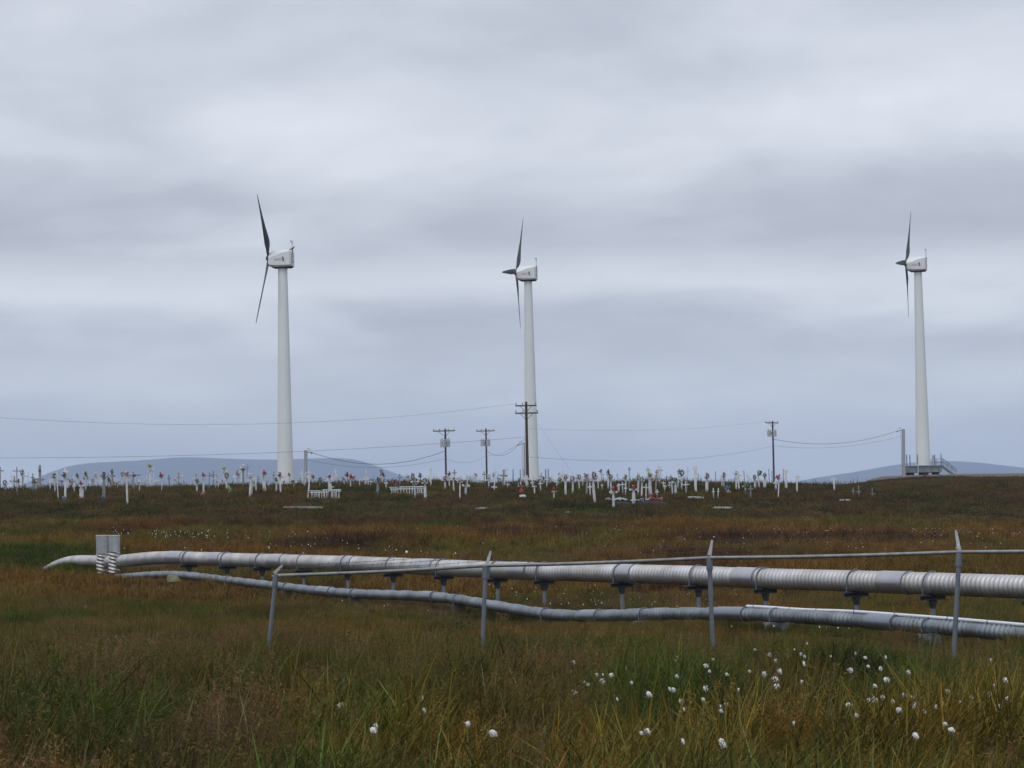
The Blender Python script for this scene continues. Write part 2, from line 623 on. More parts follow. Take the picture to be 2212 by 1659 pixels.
def pipe_mesh(P, S, s0, s1, R, pitch, amp, nseg=22, groove=None, phase=0.0, rings_per=5):
    n = max(2, int((s1 - s0) / (pitch / rings_per)) if amp else max(2, int((s1 - s0) / .25)))
    ss = np.linspace(s0, s1, n + 1)
    C0 = path_at(P, S, ss)
    T = path_at(P, S, ss + .15) - path_at(P, S, ss - .15)
    T /= np.linalg.norm(T, axis=1)[:, None]
    side = np.cross(T, np.array([0, 0, 1.0]))
    side /= np.linalg.norm(side, axis=1)[:, None]
    up = np.cross(side, T)
    th = np.linspace(0, 2 * np.pi, nseg, endpoint=False)
    ph = ss[:, None] / pitch + th[None, :] / (2 * np.pi) + phase
    a = amp if groove is None else amp * (0.25 + .75 * (np.modf(ph / groove)[0] < .62))
    rr = R + a * np.cos(2 * np.pi * ph) if amp else np.full((n + 1, nseg), R)
    V = C0[:, None] + rr[..., None] * (np.cos(th)[None, :, None] * side[:, None] + np.sin(th)[None, :, None] * up[:, None])
    V = V.reshape(-1, 3)
    i = np.arange(n)[:, None] * nseg
    j = np.arange(nseg)[None, :]
    k = (j + 1) % nseg
    F = np.stack([i + j, i + nseg + j, i + nseg + k, i + k], -1).reshape(-1, 4)
    b = MB()
    b.add(V.tolist(), F.tolist())
    b.add(V[:nseg].tolist(), [tuple(range(nseg))])
    b.add(V[n * nseg:].tolist(), [tuple(range(nseg - 1, -1, -1))])
    return b


def s_of(px, XS, S):
    return float(np.interp(px, XS, S))


def frame(P, S, s):
    c = Vector(path_at(P, S, s))
    t = Vector(path_at(P, S, s + .2) - path_at(P, S, s - .2)).normalized()
    side = t.cross(Vector((0, 0, 1))).normalized()
    return c, t, side, side.cross(t).normalized()


def lay_pipe(name, label, P, S, XS, R, pitch, amp, collars, pm, cm, groove=None, seams=()):
    root = thing(name, label, 'pipeline', Vector(P[-1]) - Vector((0, 0, R)))
    inv = Matrix.Translation(-root.location)
    cuts = sorted((s_of(a, XS, S), s_of(b, XS, S)) for a, b in collars)
    pos = S[0]
    for a, b in cuts + [(S[-1], S[-1])]:
        if a > pos + .02:
            o = pipe_mesh(P, S, pos, a, R, pitch, amp, groove=groove).build('pipe_section', pm, root, True)
            o.matrix_parent_inverse = inv
        if b > a:
            o = pipe_mesh(P, S, a - .03, b + .03, R + amp + .006, pitch, 0).build('collar', cm, root, True)
            o.matrix_parent_inverse = inv
            for e in (b + .02,):
                c, t, sd_, u = frame(P, S, e)
                ring = MB().tube([c + (sd_ * math.cos(q) + u * math.sin(q)) * (R + amp + .010) for q in np.linspace(0, 2 * math.pi, 25)], .011, 5, False)
                o = ring.build('collar_clamp', M['strap'], root)
                o.matrix_parent_inverse = inv
        pos = b
    return root


lay_pipe('pipeline', 'thick whitish corrugated metal pipeline carried on steel posts behind the smaller pipe', UPP, UPS, UPX, UP_R, .130, .017,
         [(368, 400), (463, 483), (591, 616), (742, 768), (913, 944), (1111, 1147), (1338, 1374), (1597, 1641), (1910, 1964), (2290, 2350), (2740, 2810)], M['pipe_hi'], M['collar_hi'])
lay_pipe('pipeline', 'thin blue grey corrugated pipe lying low in the grass with bends', LOP, LOS, LOX, LO_R, .125, .017,
         [(690, 716), (918, 938), (1262, 1294), (1556, 1612), (1880, 1935), (2330, 2400), (2820, 2900)], M['pipe_lo'], M['collar_lo'], groove=9)


def strap_on(b, P, S, s, R, foot, w=.014, both=True):
    c, t, sd_, u = frame(P, S, s)
    pth = []
    pth.append(c - sd_ * (R + w) - u * foot)
    for q in np.linspace(math.pi, 0, 15):
        pth.append(c + (sd_ * math.cos(q) + u * math.sin(q)) * (R + w))
    pth.append(c + sd_ * (R + w) - u * foot)
    b.tube(pth, w, 6)
    return c, t, sd_, u


sup_x = [402, 485, 560, 650, 745, 843, 952, 1068, 1169, 1337, 1502, 1647, 1843, 2008, 2230, 2470, 2720, 2990]
for i, px in enumerate(sup_x):
    s = s_of(px + 6, UPX, UPS)
    c, t, sd_, u = frame(UPP, UPS, s)
    base = Vector((c.x, c.y, gz(c.x, c.y)))
    root = thing('pipe_support', 'steel post with dark saddle beam and strap under the thick pipeline', 'pipe support', base, 0, 'posts carrying the thick pipeline')
    inv = Matrix.Translation(-base)
    b = MB()
    strap_on(b, UPP, UPS, s, UP_R + .017, UP_R + .05)
    o = b.build('strap', M['strap'], root)
    o.matrix_parent_inverse = inv
    rot = Matrix((sd_, t, Vector((0, 0, 1)))).transposed()
    zt = c.z - UP_R - .012
    b = MB().box((c.x, c.y, zt - .012), (.62, .17, .024), rot).box((c.x, c.y, zt - .05), (.56, .03, .055), rot).box((c.x, c.y, zt - .085), (.50, .15, .02), rot)
    o = b.build('saddle_beam', M['saddle'], root)
    o.matrix_parent_inverse = inv
    b = MB().loft([[c + Vector((0, 0, zt - c.z - .095)) + sd_ * (math.cos(q) * .10) + t * (math.sin(q) * .06) for q in np.linspace(0, 2 * math.pi, 9)[:-1]],
                   [c + Vector((0, 0, zt - c.z - .25)) + sd_ * (math.cos(q) * .052) + t * (math.sin(q) * .052) for q in np.linspace(0, 2 * math.pi, 9)[:-1]]])
    o = b.build('gusset', M['saddle'], root)
    o.matrix_parent_inverse = inv
    b = MB().tube([(c.x, c.y, zt - .24), (c.x, c.y, base.z - .3)], .045, 12)
    o = b.build('pile', M['pile'], root, True)
    o.matrix_parent_inverse = inv

# low supports of the thin pipe
lo_sup = [(495, 'c'), (620, 'c'), (765, 'c'), (990, 'c'), (1180, 'c'), (1392, 'b'), (1676, 'b'), (2006, 'g'), (2400, 'c'), (2760, 'c')]
blk = {'c': ('small dark timber block wedged under the thin pipe', 'dark_wood'), 'b': ('grey concrete block under the thin pipe with a strap', 'concrete'),
       'g': ('low grey block half hidden in grass under the thin pipe', 'concrete')}
for px, kd in lo_sup:
    s = s_of(px, LOX, LOS)
    c, t, sd_, u = frame(LOP, LOS, s)
    zb = c.z - LO_R - .012
    zg = gz(c.x, c.y)
    root = thing('pipe_block', blk[kd][0], 'pipe support', (c.x, c.y, zg), 0, 'blocks under the thin pipe')
    inv = Matrix.Translation(-root.location)
    rot = Matrix((sd_, t, Vector((0, 0, 1)))).transposed()
    b = MB()
    strap_on(b, LOP, LOS, s, LO_R + .010, LO_R + .05, .011)
    o = b.build('strap', M['strap'], root)
    o.matrix_parent_inverse = inv
    hgt = max(zb - zg + .12, .2)
    wd = .62 if kd == 'b' else .42
    b = MB().box((c.x, c.y, zb - hgt / 2), (wd * .62, .24, hgt), rot)
    if kd != 'c':
        cc = c - Vector((0, 0, c.z)) + sd_ * .05
        b.box((cc.x, cc.y, zb - hgt * .7), (wd, .36, hgt * .6), rot)
    o = b.build('block', M[blk[kd][1]], root)
    o.matrix_parent_inverse = inv
# loose timber ends
for x, y, D, sz, mt, lab in [(375, 1250.5, lo_D(375) - .8, (.42, .16, .18), 'yellow_wood', 'short yellowed timber lying against the thin pipe where it rises'),
                             (1432, 1356, lo_D(1432) + .5, (.42, .3, .22), 'dark_wood', 'dark sawn timber end behind the concrete block under the thin pipe')]:
    p = at(x, y, D)
    b = MB().box((0, 0, 0), sz).box((0, .03, sz[2] * .5 + .02), (sz[0] * .9, sz[1] * .8, .035))
    o = b.build('timber', M[mt])
    o.location = (p.x, p.y, p.z)
    o.rotation_euler = (0, 0, .15)
    tag(o, lab, 'timber')

# thin conduit clipped along the thin pipe
xs = np.linspace(1612, 3190, 110)
pth = []
for x in xs:
    s = s_of(x, LOX, LOS)
    c, t, sd_, u = frame(LOP, LOS, s)
    q = math.pi / 2 + .25 + .35 * math.sin((x - 1612) / 62.0) * (1 - sstep(1760, 1990, x)) + .12 * math.sin(x / 90)
    pth.append(c + (sd_ * math.cos(q) + u * math.sin(q)) * (LO_R + .009 + .026))
root = thing('conduit', 'slim white conduit running along the top of the thin pipe', 'conduit', pth[-1])
inv = Matrix.Translation(-root.location)
o = MB().tube(pth, .027, 8).build('tube', M['conduit'], root, True)
o.matrix_parent_inverse = inv
for x in (1632, 1695, 1763, 1850, 1935, 2040, 2130, 2280, 2450, 2650, 2900):
    k = int(np.argmin(abs(xs - x)))
    c = pth[k]
    s = s_of(xs[k], LOX, LOS)
    _, t, sd_, u = frame(LOP, LOS, s)
    b = MB().tube([c + (sd_ * math.cos(q) + u * math.sin(q)) * .031 for q in np.linspace(0, 2 * math.pi, 13)], .006, 5, False)
    o = b.build('clip', M['strap'], root)
    o.matrix_parent_inverse = inv

# upright riser sleeves where the thick pipeline dives
for x, lab in ((220.5, 'upright ribbed metal riser sleeve, farther from the raised pipeline'), (247.0, 'upright ribbed metal riser sleeve, next to the raised pipeline')):
    D = up_D(x) - .55
    p = at(x, 1216, D)
    top = at(x, 1156, D)
    zg = gz(p.x, p.y)
    root = thing('pipe_riser', lab, 'pipe riser', (p.x, p.y, zg), 0, 'riser sleeves at the buried end')
    H = top.z - zg
    nr, ns = 90, 24
    vs = []
    for i in range(nr + 1):
        z = -.3 + (H * .55 + .3) * i / nr
        for j in range(ns):
            q = 2 * math.pi * j / ns
            r = .186 + .024 * math.cos(2 * math.pi * (z / .12 + q / (2 * math.pi) * 2))
            vs.append((r * math.cos(q), r * math.sin(q), z))
    fs = [(i * ns + j, i * ns + (j + 1) % ns, (i + 1) * ns + (j + 1) % ns, (i + 1) * ns + j) for i in range(nr) for j in range(ns)]
    MB().add(vs, fs).build('ribbed_barrel', M['pipe_hi'], root, True)
    MB().tube([(0, 0, H * .54), (0, 0, H - .01)], .197, 24).build('sleeve', M['galv'], root, True)
    b = MB()
    b.tube([(.202 * math.cos(q), .202 * math.sin(q), H - .012) for q in np.linspace(0, 2 * math.pi, 25)], .012, 6, False)
    b.build('rim', M['conduit'], root)

# ------------------------------------------------------------------ fence
fposts = [((596, 1243), (583, 1372), (591, 1240), (608.5, 1221)), ((1049, 1225), (1043, 1388), (1051, 1223), (1059.7, 1191)),
          ((1532, 1206), (1541, 1427), (1532.5, 1201), (1540, 1167)), ((2072, 1197), (2060, 1425), (2072.6, 1193), (2068.5, 1145)),
          ((2660, 1184), (2652, 1440), (2661, 1180), (2655, 1128)), ((3310, 1170), (3302, 1462), (3311, 1166), (3302, 1108))]
fD = [31.4, 30.1, 28.8, 27.5, 26.2, 24.9]
p0 = at(*fposts[0][1], fD[0])
fence = thing('fence', 'galvanised pipe fence without mesh, top rail and leaning barbed wire posts', 'fence', (p0.x, p0.y, gz(p0.x, p0.y)))
finv = Matrix.Translation(-fence.location)
tips = []
for (tp, bs, a0, a1), D in zip(fposts, fD):
    T, B = at(*tp, D), at(*bs, D)
    d = (T - B).normalized()
    zg = gz(B.x, B.y) - .25
    B2 = B - d * max(0, (B.z - zg) / d.z)
    po = MB().tube([B2, T], .0265, 14).build('post', M['post'], fence, True)
    po.matrix_parent_inverse = finv
    b = MB().tube([T - d * .14, T - d * .02, T + d * .012], [.034, .036, .036], 14)
    b.tube([T - d * .125, T - d * .095], .039, 14)
    o = b.build('cap', M['post'], po, True)
    A0, A1 = at(*a0, D), at(*a1, D) + Vector((0, .12, 0))
    ax = (A1 - A0).normalized()
    sd_ = ax.cross(Vector((0, 1, 0))).normalized()
    nn = ax.cross(sd_)
    b = MB().loft([[A0 + sd_ * .022 + nn * .012, A0 - sd_ * .022 + nn * .012, A0 - sd_ * .026 - nn * .012, A0 + sd_ * .026 - nn * .012],
                   [A1 + sd_ * .012 + nn * .006, A1 - sd_ * .012 + nn * .006, A1 - sd_ * .012 - nn * .006, A1 + sd_ * .012 - nn * .006]])
    o = b.build('barbed_wire_arm', M['rail'], po)
    tips.append((A0, A1))
rl = [at(588, 1245, 31.42)] + [at(x, y, D) for (x, y), D in zip([(600, 1243.2), (1049, 1222), (1534, 1205), (2073, 1192.5), (2660, 1181), (3330, 1166)], [31.4, 30.1, 28.8, 27.5, 26.2, 24.88])]
fine_rl = []
for a, b_ in zip(rl[:-1], rl[1:]):
    n = 10
    for i in range(n):
        q = i / n
        p = a.lerp(b_, q)
        p.z -= .012 * math.sin(math.pi * q)
        fine_rl.append(p)
fine_rl.append(rl[-1])
o = MB().tube(fine_rl, .0205, 12).build('top_rail', M['rail'], fence, True)
o.matrix_parent_inverse = finv
for q in (.35, .66, .95):
    b = MB()
    for (a0, a1), (b0, b1) in zip(tips[:-1], tips[1:]):
        p, r_ = a0.lerp(a1, q), b0.lerp(b1, q)
        pts = [p.lerp(r_, i / 8) - Vector((0, 0, .02 * math.sin(math.pi * i / 8))) for i in range(9)]
        b.tube(pts, .0032, 4)
        n = int((r_ - p).length / .13)
        for i in range(1, n):
            cpt = p.lerp(r_, i / n) - Vector((0, 0, .02 * math.sin(math.pi * i / n)))
            k = random.uniform(0, math.pi)
            e = Vector((.3, math.cos(k), math.sin(k))) * .021
            b.tube([cpt - e, cpt + e], .0035, 3)
    o = b.build('barbed_wire', M['barb'], fence)
    o.matrix_parent_inverse = finv

# short grey stake standing in the grass at left
D = hit(185, 1331, .0) or 40
p = at(185, 1331, D)
o = MB().tube([(0, 0, -.2), (0.01, 0, .22)], .03, 10).tube([(0.01, 0, .2), (0.012, 0, .225)], .036, 10).build('stake', M['galv'], smooth=True)
o.location = (p.x, p.y, gz(p.x, p.y))
tag(o, 'short grey pipe stake standing alone in brown grass', 'stake')


# ------------------------------------------------------------------ wind turbines
def lettering(text, size, material, name):
    cu = bpy.data.curves.new(name, 'FONT')
    cu.body = text
    cu.size = size
    cu.extrude = .004
    cu.align_x, cu.align_y = 'CENTER', 'CENTER'
    cu.resolution_u = 2
    o = bpy.data.objects.new(name, cu)
    C.objects.link(o)
    me = bpy.data.meshes.new_from_object(o.evaluated_get(bpy.context.evaluated_depsgraph_get()))
    bpy.data.objects.remove(o)
    me.materials.append(material)
    return me


TEXT = lettering('AVEC', .44, M['letter'], 'lettering')


def blade_mesh():
    rs = [.25, .55, .95, 1.4, 1.9, 2.5, 3.3, 4.3, 5.4, 6.6, 7.8, 8.9, 9.6, 10.0]
    ch = [.34, .34, .40, .60, .85, 1.0, .95, .84, .72, .59, .46, .34, .24, .10]
    th = [.34, .34, .34, .32, .28, .25, .21, .17, .14, .11, .085, .06, .04, .02]
    tw = [34, 34, 34, 33, 31, 28, 22, 16, 11, 7, 4, 2, 1, 0]
    rings = []
    for r, c, h, a in zip(rs, ch, th, tw):
        ring = []
        a = rad(a)
        for k in range(14):
            q = 2 * math.pi * k / 14
            u_, w_ = math.cos(q), math.sin(q)
            f = .30 if r > 1.2 else .5
            cx = (u_ * .5 + .5 - f) * c
            tk = w_ * h * .5 * (1 if r < 1.2 else (1 - .55 * max(0, u_)))
            x = -(cx * math.sin(a)) + tk * math.cos(a) + .0012 * r * r
            ring.append((x, -(cx * math.cos(a) + tk * math.sin(a)), r))
        rings.append(ring)
    return MB().loft(rings).mesh('blade', M['blade'], True)


BLADE = blade_mesh()


def nacelle_mesh():
    # x, half width, bottom, top, top chamfer, bottom chamfer
    sec = [(-1.42, .80, -1.02, .84, .10, .18), (-1.25, 1.05, -1.14, 1.04, .14, .2), (-.2, 1.15, -1.18, 1.16, .45, .22), (.75, 1.15, -1.18, 1.14, .80, .24),
           (1.40, 1.08, -1.12, .98, .80, .26), (1.74, .95, -1.02, .72, .66, .3)]
    rings = []
    for x, h, zb, zt, ct, cb_ in sec:
        ct2 = min(ct * .75, h * .8)
        ring = [(h - cb_, zb), (h, zb + cb_), (h, zt - ct), (h - ct2, zt), (-h + ct2, zt), (-h, zt - ct), (-h, zb + cb_), (-h + cb_, zb)]
        rings.append([(x, y, z) for y, z in ring])
    return MB().loft(rings)


def turbine(label, hub_px, D, alpha, phase, deck_px, hoist=False, span=1.0):
    hub = at(*hub_px, D)
    ax = Vector((-math.cos(alpha), math.sin(alpha), 0))
    tw = hub - ax * 1.95                       # tower axis
    if deck_px is None:
        zb = gz(tw.x, tw.y) - .2
    else:
        zb = at(*deck_px, D).z
    root = thing('wind_turbine', label, 'wind turbine', (tw.x, tw.y, zb), math.pi - alpha, 'wind turbines on the ridge')
    hz = hub.z - zb
    zt = hz - 1.22
    b = MB()
    n = 32
    for k in range(3):
        z0, z1 = zt * k / 3, zt * (k + 1) / 3
        r0, r1 = 1.18 - .56 * k / 3, 1.18 - .56 * (k + 1) / 3
        sec = MB().tube([(0, 0, z0), (0, 0, z1)], [r0, r1], n)
        sec.build('tower_section', M['tower'], root, True)
        for p in C.objects[-1].data.polygons if False else []:
            pass
        if k:
            MB().tube([(0, 0, z0 - .05), (0, 0, z0 + .05)], r0 + .014, n).build('tower_flange', M['tower'], root)
    MB().tube([(0, 0, 0), (0, 0, .06)], 1.32, n).build('base_flange', M['dark_plate'], root)
    nc = obj('nacelle', nacelle_mesh().mesh('nacelle', M['nacelle']), root, (0, 0, hz))
    MB().loft([[(x, y, -1.30) for x, y in ((1.15, .55), (1.15, -.55), (-1.1, -.7), (-1.1, .7))],
               [(x, y, -1.08) for x, y in ((1.5, .72), (1.5, -.72), (-1.32, -.88), (-1.32, .88))]]).build('belly_plate', M['dark_plate'], nc)
    MB().tube([(0, 0, -1.36), (0, 0, -1.28)], .72, 24).build('yaw_ring', M['dark_plate'], nc)
    MB().box((-1.45, .25, .35), (.10, .9, .55)).box((-1.47, .25, -.35), (.06, 1.0, .5)).build('rear_vent', M['galv'], nc)
    t = obj('lettering', TEXT, nc, (.28, 1.152, -.22))
    t.rotation_euler = Matrix(((-1, 0, 0), (0, 0, 1), (0, 1, 0))).transposed().to_euler()
    em = MB()
    pts = [(-.10, .30), (.02, .34), (.07, .22), (.05, .10), (.13, .02), (.09, -.10), (.16, -.32), (.05, -.33), (.0, -.12), (-.05, -.33), (-.13, -.31), (-.06, -.04),
           (-.05, .08), (-.19, .14), (-.21, .07), (-.10, .02)]
    em.add([(-.42 - x, 1.154, -.14 + z) for x, z in pts] + [(-.42 - x, 1.148, -.14 + z) for x, z in pts],
           [tuple(range(len(pts)))[::-1]] + [(i, (i + 1) % 16, 16 + (i + 1) % 16, 16 + i) for i in range(16)])
    em.build('emblem', M['emblem'], nc)
    ms = MB().tube([(-1.40, .1, .6), (-1.40, .1, 2.15)], .035, 6).tube([(-1.40, -.22, 2.0), (-1.40, .36, 2.0)], .022, 6)
    ms.tube([(-1.40, -.2, 2.0), (-1.40, -.2, 2.3)], .022, 6).tube([(-1.40, .34, 2.0), (-1.40, .34, 2.28)], .022, 6)
    ms.blob((-1.40, -.2, 2.33), (.09, .09, .05)).box((-1.32, .34, 2.3), (.26, .02, .12))
    ms.box((-1.44, .1, .85), (.14, .22, .5))
    ms.build('sensor_mast', M['ceramic'], nc)
    if hoist:
        MB().loft([[(-1.0, .0, 1.12), (-1.0, .16, 1.12), (-1.0, .16, 1.2), (-1.0, .0, 1.2)],
                   [(-1.45, -.05, 1.18), (-1.45, .2, 1.18), (-1.45, .2, 1.42), (-1.45, -.05, 1.42)],
                   [(-1.72, .0, 1.46), (-1.72, .14, 1.46), (-1.72, .14, 1.60), (-1.72, .0, 1.60)]]).tube([(-1.42, .07, .75), (-1.42, .07, 1.3)], .08, 8).build('hoist_arm', M['hoist'], nc)
    rt = obj('hub', MB().tube([(1.66, 0, 0), (1.82, 0, 0), (2.05, 0, 0), (2.25, 0, 0), (2.34, 0, 0)], [.5, .46, .42, .30, .1], 20).mesh('hub', M['dark_plate'], True), root, (0, 0, hz))
    rt.rotation_euler = (0, -rad(3.5), 0)
    for k in range(3):
        o = obj('blade', BLADE, rt, (1.95, 0, 0))
        o.scale = (1, 1, span)
        o.rotation_euler = (phase + k * 2 * math.pi / 3 - math.pi / 2, 0, 0)
    return root, tw, zb


T1 = turbine('white wind turbine with a reddish hoist arm on its nacelle, beside the flat topped hill', (580.5, 560), 343, rad(12), rad(53), None, True)
T2 = turbine('white wind turbine rising directly behind the dark two armed utility pole', (1115, 591), 410, rad(11.5), rad(-5), (1147, 1039), False, 1.05)
T3 = turbine('white wind turbine standing on an open steel platform with stairs', (1957, 571.5), 420, rad(17), rad(-5), (1989, 1007), False, 1.05)


# steel platforms and their posts
def platform(label, tw, zb, zg, full):
    root = thing('turbine_platform', label, 'platform', (tw.x, tw.y, zg), 0.0, None)
    h = zb - zg
    bz = h - 1.08
    x0, x1, yd = -2.85, 2.5, 2.0
    cx, L = (x0 + x1) / 2, x1 - x0
    MB().box((cx, 0, h - .06), (L + .1, 2 * yd + .2, .12)).build('deck', M['deck'], root)
    for y in (-yd, yd):
        b = MB().box((cx, y, h - .60), (L, .10, .84)).box((cx, y, h - 1.05), (L, .34, .06)).box((cx, y, h - .16), (L, .34, .06))
        for k in range(5):
            b.box((x0 + .3 + k * (L - .6) / 4, y, h - .60), (.04, .26, .82))
        b.build('edge_beam', M['beam'], root)
    for x in (x0 + .05, x1 - .05):
        MB().box((x, 0, h - .60), (.10, 2 * yd - .4, .82)).build('cross_beam', M['beam'], root)
    for x, r in ((-2.2, .42), (.0, .55), (2.0, .36)):
        for y in (-1.6, 1.6):
            MB().tube([(x, y, -.6), (x, y, bz + .05)], r, 14).box((x, y, bz - .02), (r * 2.3, .9, .12)).build('footing', M['rust'], root)
    for x, y in ((-3.0, -2.0), (-1.84, 2.1), (-1.28, -2.15), (.75, 2.15), (2.25, 2.1), (2.62, -2.1)):
        MB().tube([(x, y, h - 1.1), (x, y, h + 1.75)], .085, 8).tube([(x, y, h + 1.7), (x, y, h + 1.98)], [.09, .03], 8).build('upright_post', M['pile'], root)
    MB().tube([(-1.25, -2.4, -.3), (-1.25, -2.4, h + .3)], .06, 8).build('conduit', M['conduit'], root)
    if full:
        sx, ex = x1, x1 + 2.55
        st = MB()
        for y in (-1.5, -.5):
            st.add([(sx, y - .03, h + .02), (sx + .5, y - .03, h + .02), (ex, y - .03, .0), (ex - .4, y - .03, -.05), (sx + .35, y - .03, h - .28), (sx, y - .03, h - .28),
                    (sx, y + .03, h + .02), (sx + .5, y + .03, h + .02), (ex, y + .03, .0), (ex - .4, y + .03, -.05), (sx + .35, y + .03, h - .28), (sx, y + .03, h - .28)],
                   [(0, 1, 2, 3, 4, 5), (11, 10, 9, 8, 7, 6)] + [(i, i + 6, (i + 1) % 6 + 6, (i + 1) % 6) for i in range(6)])
        st.build('stair_stringers', M['beam'], root)
        for k in range(8):
            q = (k + .5) / 8
            MB().box((sx + .5 + (ex - sx - .65) * q, -1.0, h * (1 - q) - .06), (.26, .93, .05)).build('stair_tread', M['beam'], root)
        for y in (-1.52, -.48):
            b = MB().tube([(1.3, y, h + 1.1), (sx + .6, y, h + 1.1), (ex + .1, y, .9)], .035, 6).tube([(1.3, y, h + .6), (sx + .6, y, h + .6), (ex + .1, y, .5)], .03, 6)
            for x in (1.3, 2.0, sx + .6):
                b.tube([(x, y, h), (x, y, h + 1.1)], .03, 6)
            for q in (.35, .68, 1.0):
                b.tube([(sx + .6 + (ex - sx - .5) * q, y, h * (1 - q)), (sx + .6 + (ex - sx - .5) * q, y, h * (1 - q) + .95)], .03, 6)
            b.build('handrail', M['pile'], root)
        MB().box((1.35, -1.75, h + 1.2), (.28, .3, .8)).box((1.35, -1.75, h + 1.65), (.4, .4, .06)).tube([(1.35, -1.75, h), (1.35, -1.75, h + .85)], .04, 6).build('control_box', M['xfmr'], root)
    return root


zg2 = gz(T2[1].x, T2[1].y)
platform('steel turbine platform showing only upright posts above the graves', T2[1], T2[2], min(zg2, T2[2] - 1.4), False)
zg3 = gz(T3[1].x, T3[1].y - 3)
platform('open grey steel turbine platform on dark footings with stairs and handrails', T3[1], T3[2], T3[2] - 1.52, True)
# gravel pad under the right platform
vs, fs = [], []
nr, ns = 8, 40
for i in range(nr + 1):
    for j in range(ns):
        q = 2 * math.pi * j / ns
        r = i / nr
        wob = 1 + .12 * math.sin(3 * q + 1) + .06 * math.sin(7 * q)
        x, y = T3[1].x + 6 + math.cos(q) * 17 * r * wob, T3[1].y + math.sin(q) * 10 * r * wob
        ztop = T3[2] - 1.55
        g_ = gz(x, y)
        z = ztop if r < .8 else ztop + (g_ - .25 - ztop) * (r - .8) / .2
        vs.append((x, y, max(z, g_ - .3)))
for i in range(nr):
    for j in range(ns):
        k = (j + 1) % ns
        fs.append((i * ns + j, (i + 1) * ns + j, (i + 1) * ns + k, i * ns + k))
tag(MB().add(vs, fs).build('gravel_pad', M['gravel'], smooth=True), kind='structure')


# ------------------------------------------------------------------ poles and wires
def zpole(x, D, off=0.0):
    p = at(x, 1000, D)
    return p.x, p.y, gz(p.x, p.y)


def service_pole(label, x, ytop, D, side=1, r=.17):
    X_, Y_, zg = zpole(x, D)
    top = at(x, ytop, D)
    root = thing('service_pole', label, 'utility pole', (X_, Y_, zg), 0, 'grey cable poles beside the turbines')
    h = top.z - zg
    MB().tube([(0, 0, -.5), (top.x - X_, 0, h)], [r * 1.1, r], 10).build('pole', M['galv'], root, True)
    MB().tube([(side * .30, -.1, 0), (side * .28, -.1, h - .1), (side * .34, -.1, h + .25), (side * .6, -.1, h + .22), (side * .72, -.1, h - .05)], .05, 8).build('weatherhead_conduit', M['xfmr'], root)
    MB().tube([(0, 0, h - .18), (side * .9, 0, h - .3)], .05, 6).blob((side * .85, 0, h - .35), (.12, .12, .16)).build('bracket', M['ceramic'], root)
    return root, Vector((X_ + side * .8, Y_, top.z - .25))


S1, s1t = service_pole('grey cable pole beside the turbine with the hoist arm', 659.5, 973, 330, 1)
S2, s2t = service_pole('pale thin cable pole close beside the two armed pole', 1132.5, 956, 402, -1, .12)
S3, s3t = service_pole('grey cable pole at the corner of the steel platform', 1951.5, 927, 413, -1, .24)


def utility_pole(label, xt, yt, xb, D, arms, r0, r1, tf=(), conduit=False, ryaw=0.0):
    X_, Y_, zg = zpole(xb, D)
    top = at(xt, yt, D)
    root = thing('utility_pole', label, 'utility pole', (X_, Y_, zg), 0, 'wooden poles of the power line')
    h = top.z - zg
    dx = 0.0
    MB().tube([(0, 0, -.6), (dx, 0, h)], [r0, r1], 12).build('pole', M['wood_pole'], root, True)
    ends = []
    for (yy, xa, xb_) in arms:
        A, B = at(xa, yy, D), at(xb_, yy, D)
        z = (A.z + B.z) / 2 - zg
        c = (A.x + B.x) / 2 - X_
        L = B.x - A.x
        yaw = ryaw
        L = L / max(.3, math.cos(yaw))
        dr = Vector((math.cos(yaw), math.sin(yaw), 0))
        arm = MB().box((c, -r1 - .06, z), (L, .11, .14), Matrix.Rotation(yaw, 3, 'Z')).build('crossarm', M['wood_arm'], root)
        b = MB()
        for sg in (-1, 1):
            b.tube([Vector((0, -r1 - .1, z - .75)), Vector((c, -r1 - .1, z - .05)) + dr * (sg * L * .27)], .028, 5)
        b.build('brace', M['wood_arm'], arm)
        for q in (-.46, -.16, .46) if L < 2.7 else (-.46, -.2, .2, .46):
            p = Vector((c, -r1 - .06, z)) + dr * (q * L)
            MB().tube([p + Vector((0, 0, .06)), p + Vector((0, 0, .18)), p + Vector((0, 0, .2)), p + Vector((0, 0, .30))], [.03, .03, .08, .06], 8).build('insulator', M['ceramic'], arm)
        ends.append((Vector((X_ + c, Y_, zg + z + .25)) - dr * (L * .46), Vector((X_ + c, Y_, zg + z + .25)) + dr * (L * .46)))
    for (tx, ty, w, hh, oy) in tf:
        p = at(tx, ty, D)
        q = Vector((p.x - X_, oy, p.z - zg))
        tr = MB().tube([q - Vector((0, 0, hh / 2)), q + Vector((0, 0, hh / 2 - .04)), q + Vector((0, 0, hh / 2))], [w / 2, w / 2, w / 2 * .86], 16).build('transformer', M['xfmr'], root)
        MB().tube([q + Vector((w * .2, 0, hh / 2)), q + Vector((w * .2, 0, hh / 2 + .22))], [.05, .03], 6).tube([q + Vector((-w * .2, 0, hh / 2)), q + Vector((-w * .2, 0, hh / 2 + .22))], [.05, .03], 6).box((q + Vector((0, 0, 0))) * .5 + Vector((0, 0, q.z * .5)), (abs(q.x) + .1, .08, .3)).build('bushing', M['ceramic'], tr)
    return root, Vector((X_, Y_, zg)), h, ends


